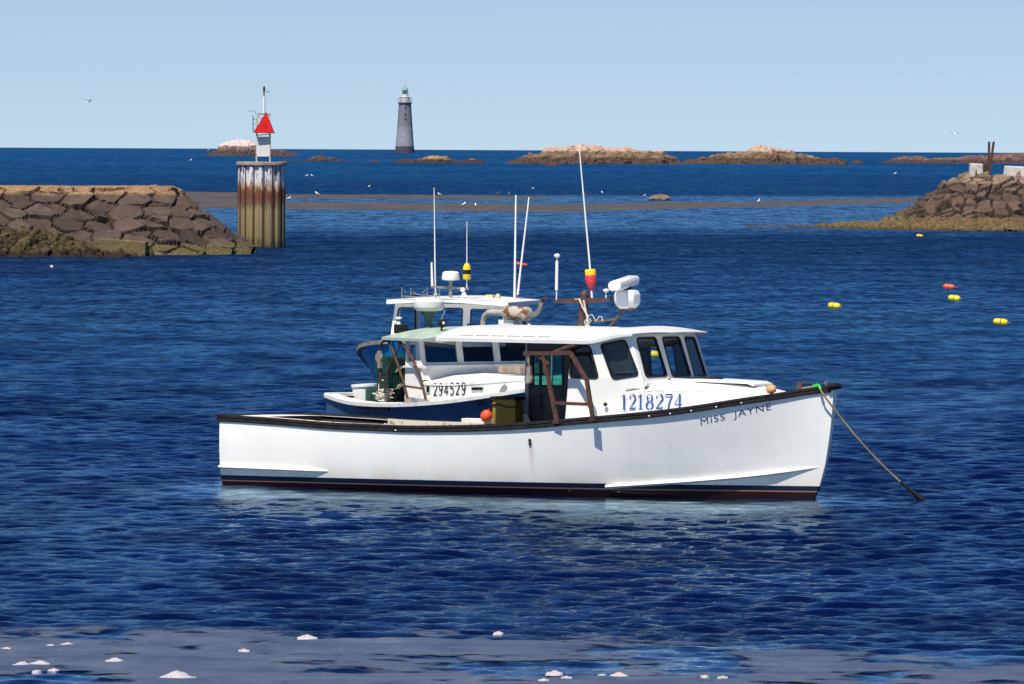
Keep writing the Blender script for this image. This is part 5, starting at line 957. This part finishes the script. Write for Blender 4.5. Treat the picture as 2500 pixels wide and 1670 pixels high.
for k in range(16): s = rr.uniform(.86, .985); q = p2.lerp(pe, s); q.z -= .16*4*s*(1-s); m.tube([q, q+Vector((rr.uniform(-.03, .03), 0, -.06)), q+Vector((rr.uniform(-.05, .05), 0, -rr.uniform(.1, .2)))], [.014, .012, .004], 5)
m.build('weed_covered_end', mat('wet_weed', (.012, .012, .008), .5), t, 60)
m = MB(); m.tube([on(A, 11.02, -.10, 1.945), on(A, 11.12, -.12, 1.965), p1+Vector((0, 0, .012)), p1.lerp(p2, .6)], .024, 7); m.tube([p0, p0+Vector((.02, 0, .07))], [.012, .004], 5); m.build('chafe_wrap', mat('green_tape', (.03, .55, .05), .6), t, 60)
# traps, barrel on the blue and white boat
TRAPW = mat('green_wire', (.01, .085, .065), .5, col2=(.02, .12, .09), scale=30); TRAPN = mat('dark_netting', (.008, .035, .035), .8)
def make_trap(label):
    t = thing('lobster_trap', label, 'lobster trap', group='green wire traps on the blue and white boat')
    L, W, H = .86, .50, .34; m = MB(); w_ = .006
    for i in range(15):
        x = -L/2+L*i/14
        for y in (-W/2, W/2): m.strip([(x, y, 0), (x, y, H)], (w_, 0, 0), (0, w_, 0))
        m.strip([(x, -W/2, H), (x, W/2, H)], (w_, 0, 0), (0, 0, w_))
    for i in range(9):
        y = -W/2+W*i/8
        for x in (-L/2, L/2): m.strip([(x, y, 0), (x, y, H)], (w_, 0, 0), (0, w_, 0))
        m.strip([(-L/2, y, H), (L/2, y, H)], (0, w_, 0), (0, 0, w_))
    for i in range(7):
        z = H*i/6
        for y in (-W/2, W/2): m.strip([(-L/2, y, z), (L/2, y, z)], (0, w_, 0), (0, 0, w_))
        for x in (-L/2, L/2): m.strip([(x, -W/2, z), (x, W/2, z)], (w_, 0, 0), (0, 0, w_))
    m.build('wire_cage', TRAPW, t)
    m = MB(); m.box((0, 0, H/2), (L*.93, W*.9, H*.88)); m.build('netting', TRAPN, t)
    m = MB(); rr = random.Random(4)
    for k in range(8): x = rr.uniform(-.4, .4); m.tube([(x, -W/2-.01, .02+rr.uniform(0, .2)), (x+.05, -W/2-.02, .1), (x+.12, -W/2-.01, rr.uniform(.05, .3))], .007, 4)
    m.build('bridle', ROPE_W, t); return t
tr = make_trap('green wire lobster trap, bottom of the tall stack by the wheelhouse'); RB_ = B.matrix_world
spots = [(1.62, -.72, .5, 0, None), (1.62, -.74, .84, .05, 'green wire lobster trap, second from the bottom of the tall stack'), (1.64, -.70, 1.18, -.04, 'green wire lobster trap, third from the bottom of the tall stack'), (1.62, -.72, 1.52, .03, 'green wire lobster trap, topmost of the tall stack by the wheelhouse'),
         (.88, -.66, .5, 1.0, 'green wire lobster trap, bottom of the low stack beside the white tub'), (.88, -.64, .84, 1.1, 'green wire lobster trap, topmost of the low stack beside the white tub')]
for i, (x, y, z, a, lab) in enumerate(spots):
    o = tr if i == 0 else copy_thing(tr, lab); o.location = on(B, x, y, z); o.rotation_euler = (0, 0, -AB+a+1.57)
t = thing('fish_tub', 'round white plastic tub in the cockpit of the blue and white boat', 'tub', on(B, .22, -.52, .53))
m = MB(); m.lathe([(.2, 0), (.23, .02), (.25, .70), (.22, .70), (.2, .66)], n=28); m.build('tub_body', PLASTIC, t, 40)
m = MB(); m.lathe([(.25, .68), (.275, .69), (.275, .73), (.22, .735), (.05, .725), (.01, .725)], n=28); m.build('lid', PLASTIC, t, 40); t.rotation_euler = (0, rad(-3), 0)
m = MB(); rr = random.Random(9); p = Vector((0, 0, 0)); pts = [p.copy()]
for k in range(60): a = k*1.1; pts.append(Vector((.20*math.cos(a)*rr.uniform(.5, 1.2), .14*math.sin(a)*rr.uniform(.5, 1.2), .10+.09*math.sin(k*.7)+k*.0015)))
m.tube(pts, .012, 5); o = m.build('rope_tangle', ROPE_W, None, 60); o.location = on(B, 1.85, -1.24, .96); tag(o, 'tangle of pale rope in front of the traps', 'rope')
m = MB(); m.tube([(0, 0, 0), (.01, 0, .35), (.05, 0, .42), (.10, 0, .45)], .015, 6); o = m.build('white_hook', ROPE_W, None, 60); o.location = on(B, 1.75, -1.30, .96); tag(o, 'pale gaff hook standing against the traps', 'gaff')
# ---------------------------------------------------------------- floats on the water
def make_buoy(m_, label):
    t = thing('pot_buoy', label, 'buoy', group='pot buoys afloat')
    m = MB(); m.lathe([(.01, -.25), (.06, -.245), (.11, -.19), (.125, -.1), (.125, .12), (.11, .20), (.06, .245), (.01, .25)], n=18, rot=Matrix.Rotation(rad(90), 3, 'Y')); m.build('float_body', m_, t, 60)
    m = MB(); m.tube([(.24, 0, 0), (.33, 0, .03)], .016, 6); m.build('spindle', ROPE_T, t); m = MB(); m.lathe([(.126, -.012), (.129, 0), (.126, .012)], n=18, rot=Matrix.Rotation(rad(90), 3, 'Y')); m.build('band', BLACK, t); return t
def ground(u, v):
    D = CAM_H*17000/(v-(344.7+.0052*(u-1250))); return ((u-1250+.0052*(v-835))/17000*D, D)
bl = [(2245, 577, 0, .42, 'y', 'farthest yellow buoy, just below the right gravel spit'), (2317, 703, .25, .5, 'o', 'single red orange buoy at the right, above a yellow one'), (2330, 731, .45, .5, 'y', 'yellow buoy right below the single orange one'), (2037, 750, .5, .5, 'y', 'leftmost yellow buoy, alone between the white radar and the orange buoy'), (2443, 790, .1, .5, 'y', 'yellow buoy nearest the right edge of the photo'), (1590, 870, .2, .5, 'y', 'yellow buoy seen through the wheelhouse windows'),
      (1264, 646, .9, .36, 'o', 'left one of the orange buoy pair between the antennas'), (1278, 649, -.2, .36, 'o', 'right one of the orange buoy pair between the antennas'), (126, 653, 1.2, .26, 'w', 'tiny white and red float alone at the left below the breakwater')]
protos = {}
for u, v, a, L, c, lab in bl:
    if c not in protos: protos[c] = o = make_buoy({'y': YEL, 'o': ORA, 'w': mat('white_float', (.75, .7, .68), .5, col2=(.7, .25, .2), scale=5)}[c], lab)
    else: o = copy_thing(protos[c], lab)
    x, y = ground(u, v); o.location = (x, y, seaz(x, y)+.05); o.rotation_euler = (0, rad(6), -a); k = L/.5; o.scale = (k, k, k)
# ---------------------------------------------------------------- gulls
GW = mat('white_feathers', (.80, .79, .76), .8); GG = mat('grey_feathers', (.10, .10, .12), .8); GB = mat('gull_bill', (.7, .42, .05), .6)
def gull(label, flying=False, dark=False):
    t = thing('gull' if not dark else 'sea_bird', label, 'gull' if not dark else 'sea bird', group='gulls' if not dark else 'dark birds on the bar'); cw = GG if dark else GW
    sp = [(-.27, .0, .12, .012), (-.18, 0, .15, .045), (-.06, 0, .18, .085), (.06, 0, .21, .095), (.13, 0, .26, .07), (.16, 0, .32, .05), (.185, 0, .37, .052), (.22, 0, .38, .038), (.24, 0, .375, .012)]
    m = MB(); m.tube([(x, y, z) for x, y, z, r in sp], [r for *_, r in sp], 10); m.build('body', cw, t, 80)
    m = MB(); m.tube([(.235, 0, .375), (.28, 0, .37), (.30, 0, .36)], [.014, .010, .004], 6); m.build('bill', GB, t)
    for s in (-1, 1):
        m = MB()
        if flying: m.loft([[(.05, s*.05, .24), (-.08, s*.05, .23), (-.08, s*.05, .22), (.05, s*.05, .225)], [(.10, s*.30, .40), (-.06, s*.30, .38), (-.06, s*.30, .375), (.10, s*.30, .39)], [(.02, s*.66, .33), (-.08, s*.66, .32), (-.08, s*.66, .317), (.02, s*.66, .325)]])
        else: m.tube([(.08, s*.08, .23), (-.05, s*.095, .19), (-.2, s*.06, .15), (-.32, s*.02, .12)], [.03, .055, .04, .008], 7)
        m.build('wing', GG, t, 60)
        if not flying: m = MB(); m.tube([(.0, s*.03, .12), (.0, s*.03, 0), (.05, s*.03, 0)], .009, 5); m.build('leg', GB, t)
    return t
sg = gull('larger of the two white gulls standing together on the sand bar'); fg = gull('gull flying low over the sea at the upper left', True); dg = gull('leftmost dark bird standing at the far edge of the bar', False, True)
def place(o, u, v, D, k, a, z=None):
    x = (u-1250+.0052*(v-835))/17000*D; o.location = (x, D, (seaz(x, D)+.02) if z is None else z); o.scale = (k, k, k); o.rotation_euler = (0, 0, a)
SG = [(1132, 514, 645, 1.15, .9, None), (1161, 514, 645, .95, 1.6, 'smaller white gull just right of the larger one on the sand bar'), (775, 483, 765, 1.2, 2.6, 'white gull on the far strand right of the beacon pile'), (704, 497, 700, 1.1, .4, 'white gull wading in the pool close to the beacon pile'), (1074, 482, 770, 1.0, 3.0, 'white gull on the far strand above the radar dome'), (748, 439, 1160, 1.2, .2, 'left one of two white gulls swimming beyond the bar'), (763, 439, 1160, 1.2, 3.0, 'right one of two white gulls swimming beyond the bar'),
      (465, 404, 2000, 1.9, 0, 'white speck of a gull on the water left of the beacon box'), (901, 465, 900, .9, 1, 'lone white gull swimming behind the far strand'), (1852, 506, 700, 1.1, 1.2, 'white gull at the right end of the sand bar'), (1572, 487, 770, .8, 0, 'pale gull in the shallows above the brown boulder'), (1300, 467, 880, .8, 0, 'gull on the water between the slim antennas and the whip'), (1470, 477, 820, .8, 2, 'pale gull on the far strand right of the tall whip'), (2184, 428, 1350, 1.5, 0, 'white gull swimming left of the right breakwater'), (508, 364, 4500, 3, 0, 'white speck at the horizon left of the whitened islet')]
for i, (u, v, D, k, a, lab) in enumerate(SG):
    o = sg if i == 0 else copy_thing(sg, lab); place(o, u, v, D, k, a)
FG = [(218, 238, 300, .42, .6, None), (2331, 322, 350, .55, 1.7, 'gull flying near the rusty posts at the upper right')]
for i, (u, v, D, k, a, lab) in enumerate(FG):
    o = fg if i == 0 else copy_thing(fg, lab); place(o, u, v, D, k, a, CAM_H+(344.7+.0052*(u-1250)-v)/17000*D-.25)
for i, (u, v, lab) in enumerate([(1215, 480, None), (1243, 479, 'dark bird left of the slim antennas on the far strand'), (1425, 480, 'dark bird just right of the tall whip antenna'), (1441, 482, 'rightmost of the dark birds by the tall whip antenna'), (1380, 483, 'dark bird left of the tall whip antenna')]):
    o = dg if i == 0 else copy_thing(dg, lab); place(o, u, v, 790, 1.0, i*1.3)
# ---------------------------------------------------------------- slush ice along the near shore
def ice_edge(x): return 86.4-.62*x*(x > 0)-.10*x*x*(x > 2)*.35+.8*(fbm(x*.35, x*0, oct=3, seed=77)-.5)
xs = np.linspace(-14, 14, 720); yy = [62.]
while yy[-1] < 88: yy.append(yy[-1]+(.12 if yy[-1] < 76 else .055))
yy = np.array(yy); X, Y = np.meshgrid(xs, yy); Zi = sea_height(X, Y, np.full(X.shape, .07, np.float32))+seaz(X, Y)
n1 = fbm(X*.55, Y*.42, oct=5, seed=90); n2 = fbm(X*1.3, Y*2.2, oct=4, seed=94)
cov = np.minimum((.563-.030*np.clip(X, 0, 4.5)-(.62*n1+.38*n2))*14, (ice_edge(X)-Y)/.8)     # above 0: slush, below: open water
Zi = Zi+.012+.010*(n2-.4)
F = grid_faces(len(yy), len(xs)); kf = (cov.ravel() > -.8)[F].all(1)
im = bpy.data.materials.new('slush_ice'); im.use_nodes = True; nt = im.node_tree; p = nt.nodes['Principled BSDF']; p.inputs['Roughness'].default_value = .45; p.inputs['Specular IOR Level'].default_value = .4
g_ = nt.nodes.new('ShaderNodeNewGeometry').outputs['Position']; nt.links.new(ramp_between(nt, noise(nt, 1.2, 6, g_, (.8, .8, 1), .7), (.042, .064, .118), (.105, .130, .190), .33, .70), p.inputs['Base Color'])
b = nt.nodes.new('ShaderNodeBump'); b.inputs['Distance'].default_value = .02; b.inputs['Strength'].default_value = .6; nt.links.new(noise(nt, 16, 5, g_), b.inputs['Height']); nt.links.new(b.outputs[0], p.inputs['Normal'])
at = nt.nodes.new('ShaderNodeAttribute'); at.attribute_name = 'cover'; fa = nt.nodes.new('ShaderNodeMath'); fa.operation = 'MULTIPLY_ADD'; fa.inputs[1].default_value = 3.2
nt.links.new(noise(nt, 5, 6, g_, (.6, 1.6, 1), .72), fa.inputs[0]); nt.links.new(at.outputs['Fac'], fa.inputs[2])
ar = nt.nodes.new('ShaderNodeMapRange'); ar.inputs[1].default_value = 1.35; ar.inputs[2].default_value = 2.1; ar.inputs[4].default_value = .96; nt.links.new(fa.outputs[0], ar.inputs[0]); nt.links.new(ar.outputs[0], p.inputs['Alpha'])
ice = np_mesh('slush_ice', np.stack([X.ravel(), Y.ravel(), Zi.ravel()], 1), F[kf], im)
ca = ice.data.attributes.new('cover', 'FLOAT', 'POINT'); ca.data.foreach_set('value', cov.astype(np.float32).ravel())
bm = bmesh.new(); bm.from_mesh(ice.data); bmesh.ops.delete(bm, geom=[v for v in bm.verts if not v.link_faces], context='VERTS'); bm.to_mesh(ice.data); bm.free()
tag(ice, 'grey lavender sheet of slush ice with blue water showing through its gaps', 'ice', kind='stuff')
SNOW = mat('snow', (.52, .47, .49), .8, col2=(.36, .34, .39), scale=25, bump=.5)
ml = [(748, 1561, 45), (122, 1580, 20), (162, 1575, 28), (13, 1589, 25), (594, 1593, 26), (278, 1617, 40), (96, 1623, 42), (53, 1626, 48), (88, 1645, 20), (128, 1640, 25), (430, 1658, 88), (1354, 1650, 36), (1383, 1659, 25), (1511, 1655, 42), (1471, 1654, 20), (1721, 1658, 20), (1766, 1660, 25), (1646, 1655, 14), (1217, 1556, 24), (1327, 1668, 25)]
labs = ['wide low snow lump near the far edge of the slush ice', 'small left one of the side by side pair at the far left', 'right one of the side by side pair at the far left', 'snow lump touching the left edge of the photo', 'snow lump alone under the stern of the white boat', 'pointed snow lump alone on the left part of the slush', 'right half of the broad double lump at the left', 'left half of the broad double lump at the left', 'lower left one of the two tiny lumps beneath the double lump', 'upper right one of the two tiny lumps beneath the double lump', 'biggest snow lump, at the bottom edge of the photo', 'leftmost lump of the row under the boat cabin', 'second lump of the row under the boat cabin', 'largest and rightmost lump of the row under the boat cabin', 'small lump just left of the largest one under the boat cabin', 'left one of two small lumps below the boat name', 'right one of two small lumps below the boat name', 'tiniest snow lump, between the cabin row and the pair below the name', 'low lump beside the far edge of the slush, at mid photo', 'lump half cut by the bottom edge under the boat cabin']
lab_old = {0: 'wide low snow lump near the far edge of the slush ice', 10: 'biggest snow lump, at the bottom edge of the photo', 5: 'pointed snow lump alone on the left part of the slush'}
for i, (u, v, wpx) in enumerate(ml):
    x, y = ground(u, v); r = wpx/17000*y/2*1.05; rr = random.Random(i); m = MB()
    pr = [(r*1.15, -.02), (r, .01), (r*.72, r*.12), (r*.4, r*.27), (r*.15, r*.37), (.005, r*.40)]
    m.lathe(pr, n=14, sy=1.3); m.v = [(a+rr.uniform(-.12, .12)*r*(c < r*.6), b_+rr.uniform(-.12, .12)*r, c+rr.uniform(-.03, .04)*r) for a, b_, c in m.v]
    o = m.build('snow_lump', SNOW, None, 80); zi = float(sea_height(np.array([x]), np.array([y]), np.array([.07], np.float32))[0])
    o.location = (x, y, seaz(x, y)+zi+.015)
    tag(o, labs[i], 'snow lump', 'snow lumps on the slush ice')
